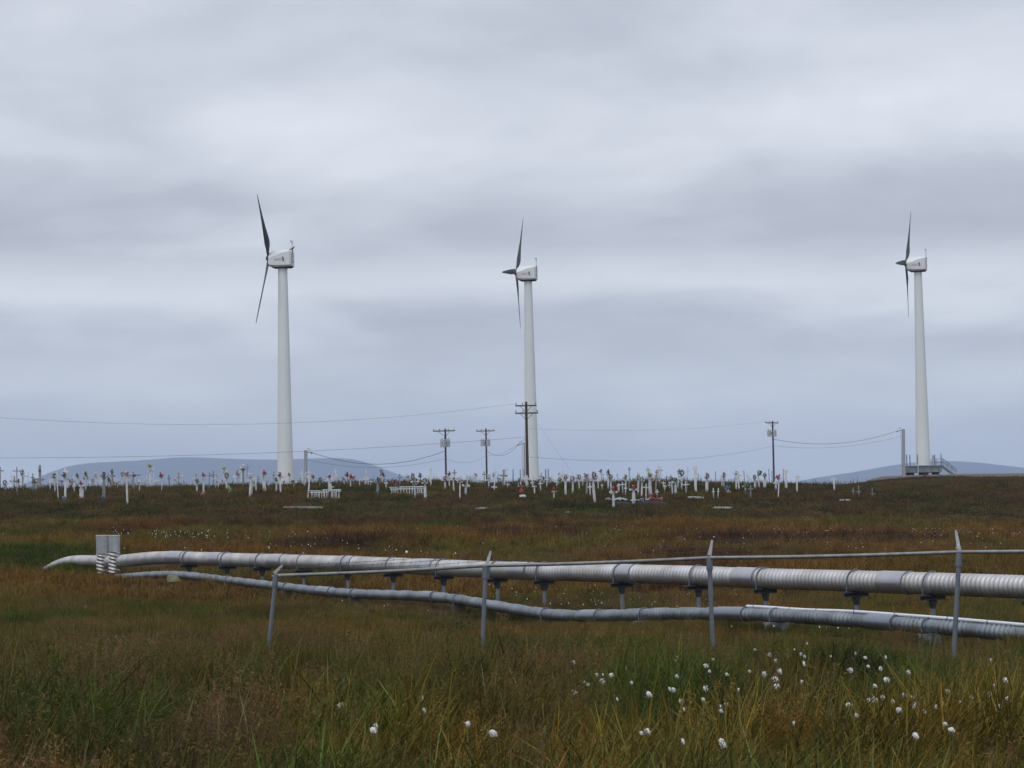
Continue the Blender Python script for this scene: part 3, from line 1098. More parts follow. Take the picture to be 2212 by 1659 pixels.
PA = utility_pole('thick dark wooden pole with two crossarms in front of a turbine tower', 1135.5, 868, 1139, 270, [(876.5, 1113, 1159), (892.5, 1112.5, 1162.5)], .19, .125)
PB = utility_pole('wooden pole with one crossarm and two transformers over a pink flowered cross', 959, 926, 963, 330, [(931, 935, 983)], .15, .11,
                  [(957.5, 957.5, .75, 1.05, -.45), (966.5, 957, .7, 1.0, .1)])
PC = utility_pole('wooden pole with one crossarm and transformers on both sides beside the thick pole', 1047.5, 925.5, 1051, 400, [(931, 1028, 1068.5)], .17, .12,
                  [(1043, 956.5, .72, 1.05, .1), (1054, 956.5, .72, 1.05, .1)])
PD = utility_pole('lone wooden pole with small crossarm and paired transformers between two turbines', 1667, 909.5, 1671, 400, [(913.5, 1652, 1682)], .17, .12,
                  [(1662, 936, .66, 1.0, .1), (1673, 936, .66, 1.0, .1)], ryaw=.6)


def wire(label, a, b, sag, r=.013, n=24):
    pts = []
    for i in range(n + 1):
        q = i / n
        p = Vector(a).lerp(Vector(b), q)
        p.z -= sag * 4 * q * (1 - q)
        pts.append(p)
    o = MB().tube(pts, r, 5).build('power_line', M['wire'], smooth=True)
    return tag(o, label, 'cable', 'overhead wires')


Aarm, Aarm2 = PA[3][0], PA[3][1]
Apole = PA[1]


def on_pole(P_, ypx, D, x):
    return at(x, ypx, D)


wire('upper wire coming in to the top crossarm of the thick pole', at(-420, 862, 215), Aarm[0], 2.2, .010)
wire('long wire passing the turbine tower to the thick pole', at(-420, 985, 215), at(1136, 944, 270), .9)
wire('sagging service cable from the grey pole by the hoist arm turbine', s1t, at(959.5, 975, 330), 1.6, .03)
wire('faint lower cable from the grey pole by the hoist arm turbine', at(660, 992, 330), at(961, 991, 330), 1.1, .016)
wire('short cable between the two transformer poles', at(961, 990, 330), at(1049, 985, 400), .8, .014)
wire('service cable from the transformer pole to the thin pale pole', at(1049, 972, 400), s2t, 1.3, .024)
wire('cable from the transformer pole up to the thick pole', at(1049.5, 984, 400), at(1137, 946, 270), .6, .014)
wire('upper line from the thick pole to the lone pole', at(1138, 926, 270), PD[3][0][0], .7, .008)
wire('lower line from the thick pole to the lone pole', at(1139, 987, 270), at(1670, 964, 400), 1.2, .014)
wire('sagging service cable from the lone pole to the platform corner pole', at(1668.5, 948, 400), s3t, 1.4, .028)
wire('faint lower cable from the lone pole to the platform corner pole', at(1669, 963, 400), at(1951, 941, 413), 1.0, .016)
wire('slanting guy wire from the thick pole to the ground', at(1137, 880, 270), (at(1262, 1000, 262).x, 262, gz(at(1262, 1000, 262).x, 262)), 0, .006)

# ------------------------------------------------------------------ cemetery
# measured per photo crop: centre x, base y, top y, post width, crossbar y, crossbar half length, colour, decoration
#   decoration: lower case at the top, upper case at the foot (r red, p pink, b blue, y yellow, k dark, g green, l lime, w white; o = ring wreath)
CR = [
 (0, 1540, 3.687, """
5 470 190 16 235 45 G -|213 575 190 14 237 50 G -|180 455 300 20 365 60 G -|68 520 355 26 - - W ko|288 430 215 18 - - G ko|430 500 350 14 - - G g
345 430 250 12 - - W -|505 460 165 34 345 55 G k|545 500 400 12 412 25 G -|690 520 280 15 - - W g|730 580 235 12 300 28 W -|715 500 305 12 355 36 G -
820 620 200 32 245 42 W kB|935 540 390 16 - - W -|975 480 270 20 340 40 W k|1025 595 375 62 - - W r|1075 500 255 18 - - W k|1200 440 260 16 - - W w
1305 600 260 40 - - G kB|1415 450 210 24 300 40 G g|1440 480 330 20 - - W P|1550 430 250 20 - - W ko|1600 650 240 30 - - W p|1680 500 250 20 292 100 G r
1750 540 360 18 - - W wR|1885 400 150 50 - - W y|1922 410 195 10 - - W -|1970 440 330 16 - - W -|2030 540 270 16 - - W rR|2130 380 290 10 320 16 G -"""),
 (550, 1540, 3.687, """
97 375 285 10 - - G -|203 390 262 12 318 22 G -|265 420 250 14 - - W -|365 450 380 12 - - W -|445 525 350 22 - - W g|530 555 265 22 - - W rP
650 435 232 22 292 44 G -|680 470 290 14 - - W -|716 490 330 10 - - W -|790 430 180 40 - - W y|820 500 235 22 - - W ko|855 540 430 18 - - W lG
962 385 225 16 270 24 G k|1000 390 170 34 - - W -|1030 460 170 24 - - G w|1075 370 150 12 192 18 G -|1115 580 275 50 - - W w|1190 510 310 16 332 26 W -
1160 490 400 16 - - W -|1295 510 240 46 - - W r|1345 460 390 18 - - W -|1405 410 245 14 290 18 G -|1443 510 330 24 - - W g|1495 520 250 26 316 44 W k
1555 430 285 12 - - W -|1600 410 270 16 - - W k|1660 480 360 18 372 40 W g|1735 430 350 12 355 26 G -|1795 450 370 14 - - W -|1840 600 290 20 315 26 W -
1900 440 300 16 - - W rG|1990 460 320 14 356 36 G g|2110 490 285 34 - - W r|2140 610 400 14 - - W -"""),
 (1100, 1540, 3.687, """
265 440 320 18 - - W p|305 430 290 16 - - W -|350 460 270 14 330 30 W r|460 450 330 14 - - W -|530 440 310 18 - - W -|570 460 320 18 335 22 W -
600 450 350 14 - - W -|645 430 370 12 - - W -|710 350 215 26 235 24 G -|690 535 330 34 - - G kB|765 410 370 10 - - W -|793 480 370 18 - - W -
905 470 350 26 - - G rB|965 440 275 16 320 32 G -|1135 440 285 16 - - W ko|1158 595 310 24 - - W ko|1225 370 270 14 312 24 G k|1287 605 320 38 - - W ko
1355 440 205 20 226 22 W -|1400 370 270 14 - - W -|1535 490 320 30 - - W p|1590 450 255 18 - - W k|1645 520 300 20 - - W w|1720 600 290 16 375 34 W w
1790 570 370 30 - - W k|1815 480 290 18 - - W -|1910 390 300 12 330 20 W -|1970 390 320 12 - - W -"""),
 (1600, 1540, 3.687, """
65 395 290 12 - - W -|130 380 320 10 - - W -|180 380 340 10 - - W -|240 480 255 22 350 42 W w|305 515 360 18 438 36 W -|335 400 270 12 325 46 G -
415 460 220 26 295 52 G -|465 400 185 22 228 42 W -|435 460 370 14 - - W -|482 495 390 14 - - W -|525 430 370 14 - - W -|575 440 370 16 392 24 W -
612 450 350 16 - - W k|645 465 370 18 450 40 W -|690 440 300 18 - - W -|722 490 295 40 - - W -|785 470 360 18 385 22 W -|814 525 370 20 430 28 W k
890 500 360 16 - - W -|932 430 320 22 - - W k|970 480 300 18 - - W -|1000 400 330 12 - - W k|1035 420 290 14 - - W -|1058 590 440 18 495 30 W r
1095 480 340 16 - - W -|1125 450 340 18 - - W g|1150 430 260 14 - - W -|1205 570 280 30 300 50 W ko|1260 430 360 16 - - W -|1294 530 310 26 - - W ko
1345 430 280 12 - - G -|1380 500 285 18 300 28 W ko|1420 450 340 16 - - W -|1465 560 300 30 350 40 G -|1515 580 390 18 437 30 W -|1572 640 250 36 - - W ko
1615 490 310 18 - - W -|1655 400 220 16 - - G k|1667 495 400 12 - - W -|1740 490 235 22 - - W k|1780 540 270 22 295 34 W ko|1807 725 440 36 - - W r
1870 510 400 26 - - W -|1922 540 380 14 - - W -|1955 555 270 18 470 20 W k|2000 500 185 12 215 20 G -|2060 650 420 48 - - W r|2065 410 330 22 - - W l
2115 560 260 22 - - W ko"""),
 (2150, 1540, 3.687, """
85 550 270 24 - - W -|132 600 290 24 - - W koR|185 590 400 18 - - W -|245 580 250 44 - - W lP|302 560 225 20 250 20 G -|327 590 470 18 - - W -
355 460 340 12 - - W -|402 480 370 16 - - W -|420 515 410 16 428 22 W -|484 480 400 22 - - W -|505 420 290 12 312 20 G -|518 540 330 22 - - W k
560 560 330 34 - - W gG|586 470 300 20 - - W -|635 470 210 24 226 16 W go|692 540 370 14 - - W -|706 470 320 10 - - G -|812 520 170 38 206 28 W -
950 520 260 40 - - W ko|1036 595 455 12 497 16 W -|1090 595 455 12 492 14 W -|1143 465 300 18 - - W -|1166 465 265 18 - - W ko|1205 545 440 18 - - W bW
1323 485 225 24 270 40 W w|1356 495 240 22 - - W -|1440 540 400 20 - - W gG|1465 400 260 16 305 26 W -|1490 430 310 14 - - W -|1500 590 420 20 - - G -
1555 485 290 26 - - W ko|1582 470 400 14 - - W p|1612 480 240 20 - - W g|1675 480 255 40 - - W ko|1815 530 350 26 - - W -|1846 575 260 18 326 42 W p
1948 480 220 40 240 28 W -|2081 515 290 24 310 34 W -"""),
 (2700, 1540, 2.807, """
400 385 243 20 262 30 W -|577 430 340 10 372 16 G -|637 430 325 12 378 20 G -|763 430 345 10 400 20 G -"""),
]
FL = {'r': 'red', 'p': 'pink', 'b': 'blue', 'y': 'yellow', 'k': 'dark', 'g': 'green', 'l': 'lime', 'w': 'white'}


def leaf_quads(b, c, n, s, spread, rnd):
    for _ in range(n):
        p = Vector(c) + Vector((rnd.gauss(0, 1), rnd.gauss(0, 1), rnd.gauss(0, 1))) * spread
        u_ = Vector((rnd.gauss(0, 1), rnd.gauss(0, 1), rnd.gauss(0, 1))).normalized()
        w_ = u_.cross(Vector((rnd.gauss(0, 1), rnd.gauss(0, 1), rnd.gauss(0, 1)))).normalized()
        b.add([p - u_ * s, p + w_ * s * .45, p + u_ * s, p - w_ * s * .45], [(0, 1, 2, 3)])


BUNCH, RING = {}, {}
rf = random.Random(3)
for c in FL.values():
    vs_ = []
    for v in range(2):
        bl, lf = MB(), MB()
        for _ in range(15):
            a = rf.uniform(0, 6.28)
            r_ = rf.uniform(0, .17)
            bl.blob((r_ * math.cos(a), -.05 + rf.uniform(-.08, .08), r_ * math.sin(a) * 1.1), (rf.uniform(.035, .065),) * 3, 6, 4, .3, rf)
        leaf_quads(lf, (0, .03, -.03), 30, .055, .085, rf)
        vs_.append((bl.mesh('blooms', M['f_' + c]), lf.mesh('leaves', M['leafy'])))
    BUNCH[c] = vs_
    bl, lf = MB(), MB()
    for k in range(26):
        a = 2 * math.pi * k / 26
        cpt = (.19 * math.cos(a), rf.uniform(-.03, .03), .21 * math.sin(a))
        leaf_quads(lf, cpt, 6, .06, .025, rf)
        if k % 3 == 0:
            bl.blob((cpt[0], -.06, cpt[2]), (rf.uniform(.03, .05),) * 3, 6, 4, .3, rf)
    lf.tube([(.19 * math.cos(q), 0, .21 * math.sin(q)) for q in np.linspace(0, 6.283, 17)], .035, 5, False)
    RING[c] = (bl.mesh('blooms', M['f_' + ('white' if c == 'dark' else c)]), lf.mesh('leaves', M['leafy']))


def flowers(colour, ring, p, s, yaw, where):
    if ring:
        bl, lf = RING[colour]
        lab = ('dark green ring wreath' if colour == 'dark' else 'pale green ring wreath') + ' with small flowers hung on a cross'
        nm, cat = 'wreath', 'wreath'
        grp = 'ring wreaths on the crosses'
    else:
        bl, lf = BUNCH[colour][random.randrange(2)]
        cname = {'dark': 'faded dark', 'lime': 'yellow green'}.get(colour, colour)
        lab = cname + (' artificial flower bunch tied to the top of a cross' if where == 'top' else ' artificial flowers heaped at the foot of a cross')
        nm, cat = 'flower_bunch', 'flowers'
        grp = lab + 's'
    o = obj(nm, lf, None, p)
    o.rotation_euler = (0, random.uniform(-.3, .3), yaw)
    o.scale = (s, s, s)
    tag(o, lab, cat, grp)
    obj('blooms', bl, o)


CREST_D = 246
n_cross = 0
hi = math.sqrt


def cross(dx, dyb, dyt, wpx, arm, hwpx, colr, deco, D=None):
    """dx.. in grid pixels"""
    if D is None:
        D = hit(dx, dyb, 0.0, 120, 300)
        if D is None or D > 262:
            D = CREST_D + random.uniform(-8, 10)
    B = at(dx, dyb, D)
    T = at(dx, dyt, D)
    zg = gz(B.x, B.y)
    h = T.z - zg
    if h < .45:
        h = .45
    k = D / FPX
    w = max(.07, min(wpx * k * .82, .28))
    mt = M['white_wood'] if colr == 'W' else M['grey_wood']
    cw = 'white' if colr == 'W' else 'weathered grey'
    size = 'broad' if w > .15 else ('slim' if w < .085 else 'plain')
    top_d = [c for c in deco if c in FL]
    foot_d = [c.lower() for c in deco if c.isupper()]
    ring = 'o' in deco
    lab = f'{size} {cw} grave cross'
    if arm is None:
        lab += ' side on'
    if top_d:
        nm = FL[top_d[0]]
        lab += (', ring wreath on it' if ring else f", {dict(dark='faded dark', lime='lime').get(nm, nm)} flowers at head")
    if foot_d:
        lab += f", {FL[foot_d[0]]} {'ones' if top_d and not ring else 'flowers'} below"
    if not top_d and not foot_d:
        lab += ' without flowers' + (', tall' if h > 1.75 else ', low' if h < 1.05 else ', waist high')
    if arm is None:
        yaw = rad(random.choice((-1, 1)) * random.uniform(32, 66))
        hl, az = random.uniform(.28, .42) * min(1, h / 1.1), h * random.uniform(.74, .84)
    else:
        yaw = rad(random.uniform(-14, 14))
        hl = max(w * .8, hwpx * k)
        A = at(dx, arm, D)
        az = min(max(A.z - zg, h * .35), h - w * .8)
    ln = rad(random.gauss(0, 2.6))
    root = thing('grave_cross', lab, 'grave cross', (B.x, B.y, zg), yaw, lab.replace('grave cross', 'grave crosses', 1))
    root.rotation_euler = (0, ln, yaw)
    tk = max(.05, w * .45) if arm is not None else w
    wv = w if arm is not None else max(.05, w * .55)
    b = MB()
    if size == 'broad' and arm is None:
        # thick lower board narrowing above into the head
        b.box((0, 0, (h * .62 - .35) / 2), (wv, tk, h * .62 + .35))
        b.box((0, 0, h * .81), (wv * .9, tk * .55, h * .39))
    else:
        b.box((0, 0, (h - .35) / 2), (wv, tk, h + .35))
    b.box((0, 0, h + .015), (wv * .7, tk * .7, .03), None, .5)
    b.build('upright', mt, root)
    MB().box((0, -.012 if arm is not None else .008, az), (hl * 2, tk * .8 + .012 if arm is not None else tk * .45, wv * 1.05 if arm is not None else min(w, .14))).build('crossbar', mt, root)
    toward = -.5 * tk - .05
    if top_d:
        s = random.uniform(.85, 1.2) * (.9 if ring else 1.0)
        o = Vector((random.uniform(-.04, .06), -tk / 2 - .06, h * random.uniform(.78, .9) if ring or arm is not None else h * .93))
        wy = rad(random.uniform(25, 60)) if ring else rad(random.uniform(-20, 20))
        flowers(FL[top_d[0]] if not (ring and top_d[0] not in 'kg') else 'dark', ring, Vector((B.x, B.y, zg)) + Vector((o.x, o.y, o.z)), s, wy, 'top')
    if foot_d:
        flowers(FL[foot_d[0]], False, Vector((B.x + random.uniform(-.05, .12), B.y - .22, zg + .2)), random.uniform(.9, 1.25), 0, 'foot')


for ox, oy, sc, txt in CR:
    for line in txt.strip().replace('\n', '|').split('|'):
        a = line.split()
        if not a:
            continue
        cx, cb_, ct, w = map(float, a[:4])
        f = lambda v, o: (o + v / sc) / NAT
        cross(f(cx, ox), f(cb_, oy), f(ct, oy), w / sc / NAT, None if a[4] == '-' else f(float(a[4]), oy), 0 if a[5] == '-' else float(a[5]) / sc / NAT, a[6], a[7].replace('-', ''))
        n_cross += 1
# crowded far rows that only show as small pale crosses
for i in range(116):
    x = random.choice([random.uniform(0, 620), random.uniform(0, 620), random.uniform(650, 1050), random.uniform(1060, 1500), random.uniform(1060, 1500)])
    D = random.uniform(226, 256)
    p = at(x, 1040, D)
    zg = gz(p.x, p.y)
    yb = to_px((p.x, p.y, zg))[1]
    h = random.uniform(.8, 1.75)
    yt = to_px((p.x, p.y, zg + h))[1]
    armed = random.random() < .45
    cross(x, yb, yt, random.uniform(2, 3.2), yt + 7 if armed else None, 5, 'W' if random.random() < .8 else 'G', random.choice(['', '', 'k', 'ko', '', 'w', 'p', '', '']), D)


# thin dark stakes
for ox, cx, cb_, ct, ln in [(550, 435, 345, 272, .5), (2150, 440, 370, 303, -.2), (2150, 1058, 355, 243, 0), (2150, 1415, 340, 235, -.1), (2150, 1728, 340, 213, -.05),
                            (2150, 1765, 310, 238, -.05), (2150, 1910, 330, 213, .1), (2150, 840, 370, 268, 0)]:
    x, yb, yt = (ox + cx / 3.687) / NAT, (1540 + cb_ / 3.687) / NAT, (1540 + ct / 3.687) / NAT
    D = CREST_D + random.uniform(-4, 8)
    T = at(x, yt, D)
    zg = gz(T.x, T.y)
    h = max(.5, T.z - zg)
    o = MB().tube([(-ln * h * .3, 0, -.2), (0, 0, h)], [.035, .03], 6).box((0, 0, h - .03), (.07, .07, .06)).build('stake', M['dark_wood'])
    o.location = (T.x, T.y, zg)
    tag(o, 'thin dark bare stake standing among the crosses', 'stake', 'bare stakes in the cemetery')
x = (2700 + 905 / 2.807) / NAT
D = hit(x, (1540 + 430 / 2.807) / NAT, 0, 120, 300) or 230
p = at(x, (1540 + 430 / 2.807) / NAT, D)
o = MB().tube([(0, 0, -.2), (.22, 0, 1.35)], [.04, .03], 6).box((.22, 0, 1.33), (.08, .08, .06)).build('stake', M['wood_pole'])
o.location = (p.x, p.y, gz(p.x, p.y))
tag(o, 'leaning brown stake standing alone on the slope below the platform', 'stake')


# white picket grave enclosures
def enclosure(label, xl, xr, yb, depth, h, npk, slope=0.0):
    xm = (xl + xr) / 2
    D = hit(xm, yb, 0, 120, 300) or 185
    A, B = at(xl, yb, D), at(xr, yb, D)
    root = thing('grave_enclosure', label, 'grave fence', (A.x, A.y, gz((A.x + B.x) / 2, A.y)))
    L = B.x - A.x

    def side(p, q, n):
        p, q = Vector(p), Vector(q)
        for z in (.10, h - .04):
            o_ = MB()
            d = (q - p)
            ang = math.atan2(d.y, d.x)
            o_.box((p + q) / 2 + Vector((0, 0, z)), (d.length + .05, .05, .07), Matrix.Rotation(ang, 3, 'Z'))
            o_.build('rail', M['white_wood'], root)
        for i in range(n + 1):
            c = p.lerp(q, i / n)
            end = i in (0, n)
            MB().box(c + Vector((0, -.035, h / 2 - .06)), (.07 if end else .05, .03, h + (.2 if end else .04))).build('picket', M['white_wood'], root)
    sl = Vector((depth * .55, depth, .18))
    c0, c1 = Vector((0, 0, 0)), Vector((L, 0, slope))
    side(c0, c1, npk)
    side(c0 + sl, c1 + sl, npk)
    side(c0, c0 + sl, 4)
    side(c1, c1 + sl, 4)
    return root


enclosure('white picket grave enclosure beside the pale boards', 668, 712, 1083, 1.5, .75, 8, -.05)
enclosure('longer white picket grave enclosure between ring wreathed crosses', 841, 897, 1071, 1.2, .62, 9, -.1)


# boards and oddments lying on the slope
def board(label, x, y, L, W_, T_, yaw, mt='pale_wood', n=1, name='board', cat='board'):
    D = hit(x, y, .05, 60, 300) or 190
    p = at(x, y, D)
    zg = gz(p.x, p.y)
    for i in range(n):
        dyy = i * (W_ * 1.4)
        o = MB().box((0, 0, 0), (L * (1 - .2 * i), W_, T_)).box((L * .02, W_ * .1, T_ * .55), (L * .7, W_ * .5, T_ * .3)).build(name, M[mt])
        e = .5
        gx = (gz(p.x + e, p.y - dyy) - gz(p.x - e, p.y - dyy)) / (2 * e)
        gy = (gz(p.x, p.y + e - dyy) - gz(p.x, p.y - e - dyy)) / (2 * e)
        o.rotation_euler = (math.atan(gy), -math.atan(gx), yaw + i * .1)
        o.location = (p.x + i * .3, p.y - dyy, gz(p.x, p.y - dyy) + T_ * .5 + .16)
        tag(o, label if n == 1 else label + (', upper one' if i == 0 else ', lower one'), cat)


board('long pale weathered board on the slope below the picket enclosure', 655, 1101.5, 2.6, .6, .10, .03, n=2)
board('short pale board lying tilted below the crosses near the transformer poles', 1041, 1103.5, .65, .7, .08, -.5)
board('pale board fallen on the slope below the blue cloth grave', 1560, 1102.5, 1.2, .9, .07, -.3)
board('white board lying on the flowered grave slope beside twin small crosses', 1503, 1079.5, 1.2, .4, .09, -.1, 'white_wood')
board('white plank lying behind the broad front cross post', 1416 - 40, 1085.5, .9, .4, .08, .2, 'white_wood')
board('small white board on the right of the cemetery alone in the grass', 1825, 1084.5, .7, .3, .08, .1, 'white_wood')
board('small white stone like scrap at the foot of the cemetery slope', 1226, 1113, .2, .2, .1, .4, 'pale_wood', 1, 'scrap', 'scrap')
board('thin pale board lying on the tundra near the green bush', 2037, 1127, .9, .3, .06, 0)
board('white cloth scrap beside a red bag among the small crosses', (1600 + 665 / 3.687) / NAT, (1540 + 585 / 3.687) / NAT, .45, .35, .12, .2, 'white_wood', 1, 'scrap', 'scrap')


# bare soil graves with heaped flowers and cloth
def mound(label, x, y, L, W_, H_):
    D = hit(x, y, 0, 120, 300)
    p = at(x, y, D)
    b = MB()
    rings = []
    for i in range(7):
        a = i / 6 * math.pi / 2
        rings.append([(math.cos(q) * L / 2 * math.cos(a) * (1 + .06 * math.sin(5 * q + i)), math.sin(q) * W_ / 2 * math.cos(a), H_ * math.sin(a) - .12) for q in np.linspace(0, 6.283, 21)[:-1]])
    b.loft(rings)
    o = b.build('grave_mound', M['soil'], smooth=True)
    o.location = (p.x, p.y, gz(p.x, p.y))
    tag(o, label, 'grave mound')
    return p, D


mound('low bare soil mound under the red and white flowers', 1405, 1090, 2.6, 1.6, .38)
mound('low bare soil mound under the blue cloth', 1336, 1089, 2.2, 1.4, .30)
for x, y, c, s in [(1412, 1081, 'red', 1.5), (1398, 1082.5, 'white', 1.2), (1428, 1081, 'pink', 1.4), (1421, 1082, 'red', 1.3), (1386, 1082, 'blue', 1.3), (1404, 1080, 'pink', 1.2)]:
    D = hit(x, y + 4, .1, 120, 300)
    p = at(x, y + 4, D)
    bl, lf = BUNCH[c][0]
    o = obj('flower_bunch', lf, None, (p.x, p.y, gz(p.x, p.y) + .28))
    o.rotation_euler = (rad(-60), 0, random.uniform(-.4, .4))
    o.scale = (s * .72,) * 3
    tag(o, f'{c} flowers heaped on the bare soil mound', 'flowers', f'{c} flowers on the soil mound')
    obj('blooms', bl, o)


def cloth(label, x, y, L, W_, mt):
    D = hit(x, y, 0, 120, 300)
    p = at(x, y, D)
    vs, fs = [], []
    for i in range(13):
        for j in range(9):
            u_, v_ = i / 12 - .5, j / 8 - .5
            z = .16 * max(0, 1 - (u_ * 2) ** 2) * max(0, 1 - (v_ * 2) ** 2) ** .5 + .05 * math.sin(i * 1.7 + j) + .2
            vs.append((u_ * L, v_ * W_, z))
    fs = [(i * 9 + j, (i + 1) * 9 + j, (i + 1) * 9 + j + 1, i * 9 + j + 1) for i in range(12) for j in range(8)]
    o = MB().add(vs, fs).build('cloth', M[mt], smooth=True)
    o.location = (p.x, p.y, gz(p.x, p.y))
    md = o.modifiers.new('thickness', 'SOLIDIFY')
    md.thickness = .02
    tag(o, label, 'cloth')


M['pale_cloth'] = mat('pale_blue_cloth', (.30, .36, .42), .9, var=.45, scale=6)
cloth('pale blue cloth spread over a grave mound', 1338, 1086.5, 1.3, .8, 'pale_cloth')
cloth('white cloth draped on the mound beside the blue cloth', 1314, 1087, .5, .5, 'pale_wood')
# red bag
x, y = (1600 + 650 / 3.687) / NAT, (1540 + 540 / 3.687) / NAT
D = hit(x, y, 0, 120, 300)
p = at(x, y, D)
b = MB()
rings = [[(math.cos(q) * r_ * (1 + .1 * math.sin(3 * q)), math.sin(q) * r_ * .7, z) for q in np.linspace(0, 6.283, 13)[:-1]] for z, r_ in ((-.1, .17), (.1, .2), (.3, .19), (.42, .12), (.5, .07), (.56, .1))]
o = b.loft(rings).build('bag', M['f_red'], smooth=True)
o.location = (p.x, p.y, gz(p.x, p.y))
tag(o, 'bright red tied bag standing before the small crosses', 'bag')


# ------------------------------------------------------------------ vegetation
def colour_attr(me, cols):
    a = me.color_attributes.new('tint', 'FLOAT_COLOR', 'POINT')
    a.data.foreach_set('color', np.column_stack([np.array(cols), np.ones(len(cols))]).ravel())


def bush(label, x, y, w, h, group=None, D=None, tone=1.0, bare=False):
    D = D or hit(x, y, 0, 20, 430) or 235
    p = at(x, y, D)
    zg = gz(p.x, p.y)
    root = thing('bush', label, 'bush', (p.x, p.y, zg), random.uniform(0, 6), group)
    st = MB()
    tips_ = []
    for i in range(12):
        a = random.uniform(0, 6.28)
        q = random.uniform(.3, 1)
        e = Vector((math.cos(a) * w * .5 * q, math.sin(a) * w * .5 * q, h * random.uniform(.6, 1.0) * (1.1 - .4 * q)))
        st.tube([(0, 0, -.05), e * .5 + Vector((0, 0, h * .12)), e], [.014, .010, .004], 4)
        tips_.append(e)
    st.build('stems', M['bark'], root)
    V, F, cols = [], [], []
    for i in range(520 if not bare else 160):
        e = random.choice(tips_) * random.uniform(.45, 1.08) + Vector((random.gauss(0, w * .09), random.gauss(0, w * .09), random.gauss(0, h * .08)))
        u_ = Vector((random.gauss(0, 1), random.gauss(0, 1), random.gauss(0, .6))).normalized()
        w_ = u_.cross(Vector((random.gauss(0, 1), random.gauss(0, 1), random.gauss(0, 1)))).normalized()
        s = random.uniform(.018, .034) * (w / .7) ** .5
        o0 = len(V)
        V += [e - u_ * s, e + w_ * s * .5, e + u_ * s, e - w_ * s * .5]
        F.append((o0, o0 + 1, o0 + 2, o0 + 3))
        k = random.uniform(.6, 1.4) * tone
        cols += [(k, k, k * random.uniform(.7, 1.1))] * 4
    me = bpy.data.meshes.new('leaves')
    me.from_pydata([tuple(v) for v in V], [], F)
    colour_attr(me, cols)
    me.materials.append(M['bush'])
    obj('leaves', me, root)


bush('fresh green rounded bush alone on the tundra below the platform', 2076, 1131, 1.0, .65, tone=1.5)
bush('small dark bush on the slope under the stairs', 2060 - 20, 1045, 1.2, .8, tone=.8)
bush('low scrubby bush against the platform footing', 1998, 1030, 1.6, 1.0, D=408, tone=.6)
for x in (1738, 1793):
    bush('bare arching scrub on the crest between the lone pole and platform', x, 1036, 2.0, 1.1, 'scrub on the crest', D=255, tone=.45, bare=True)
bush('dark leafy shrub in the foreground grass near a fence post', 985, 1400, .9, .42, tone=.55)
bush('dark leafy shrub in the foreground grass below the fence rail', 1035, 1480, .8, .40, D=19.5, tone=.5)
bush('reddish scrub on the crest behind the picket enclosure', 760, 1043, 3.0, .8, D=240, tone=.5)
bush('dark scrub on the crest between the two picket enclosures', 795, 1043, 2.2, .7, D=238, tone=.4)

# white fluffy cottongrass in the foreground: a stem and its drooping head
HEADS = [(2200, 2100, 1.717, "635,200 730,230 745,265 950,165 855,198 910,225 955,240 915,280 1085,245 1235,220 1300,250 1300,297 1243,318 1380,315 1385,375 1375,415 1400,245 "
          "2010,260 2080,380 2075,412 165,245 165,270 400,255 368,295 375,340 220,352 490,345 620,340 722,345 800,330 820,322 805,375 768,418 900,397 145,435 203,515 355,500 "
          "550,445 345,430 440,550 490,530 440,575 195,568 1210,540 1222,595 1275,505 1297,505 1355,480 1345,490 1460,555 1490,510 1515,480 1545,550 1575,490 1565,520 1610,490 "
          "1755,448 1730,490 1730,530 1665,540 1625,560 1800,510 1870,490 1920,480 2040,465 2050,535 2115,495 1720,650 1765,685 1800,682 245,740 465,738 452,770 825,640 1590,712 1540,340"),
         (1100, 2100, 1.843, "1550,300 1570,370 1690,372 1765,380 1780,412 1838,388 1650,422 1675,440 1540,490 1950,425 2010,497 1935,332 2185,465 1863,540 680,598 580,518 333,700 "
          "130,570 100,575 915,692 1078,748 2030,740 2000,760 270,750")]
CG = []
rc = random.Random(5)
for v in range(5):
    st, hd = MB(), MB()
    lean = rc.uniform(-.05, .05)
    H0 = .45
    st.tube([(0, 0, -.05), (lean * .3, 0, H0 * .6), (lean, 0, H0 + .012)], [.003, .0026, .002], 4)
    for k in range(rc.choice((1, 2, 3))):
        a = rc.uniform(0, 6.28)
        dx, dy = math.cos(a) * .016 * (k > 0), math.sin(a) * .012 * (k > 0)
        pts = [(lean, 0, H0 + .01), (lean + dx, dy, H0 - .004), (lean + dx * 1.5 + .010, dy * 1.4, H0 - .028), (lean + dx * 1.7 + .019, dy * 1.5, H0 - .05)]
        rs = [.005, .013 * rc.uniform(.9, 1.3), .0155 * rc.uniform(.8, 1.3), .004]
        hd.tube(pts, rs, 7)
        for _ in range(22):
            i = rc.randrange(1, 3)
            c0 = Vector(pts[i])
            e = Vector((rc.gauss(.4, 1), rc.gauss(0, 1), rc.gauss(-.4, 1))).normalized()
            hd.tube([c0, c0 + e * rs[i] * rc.uniform(1.2, 2.5)], [.005, .0008], 3)
    CG.append((st.mesh('stem', M['stem'], True), hd.mesh('head', M['cotton'], True)))
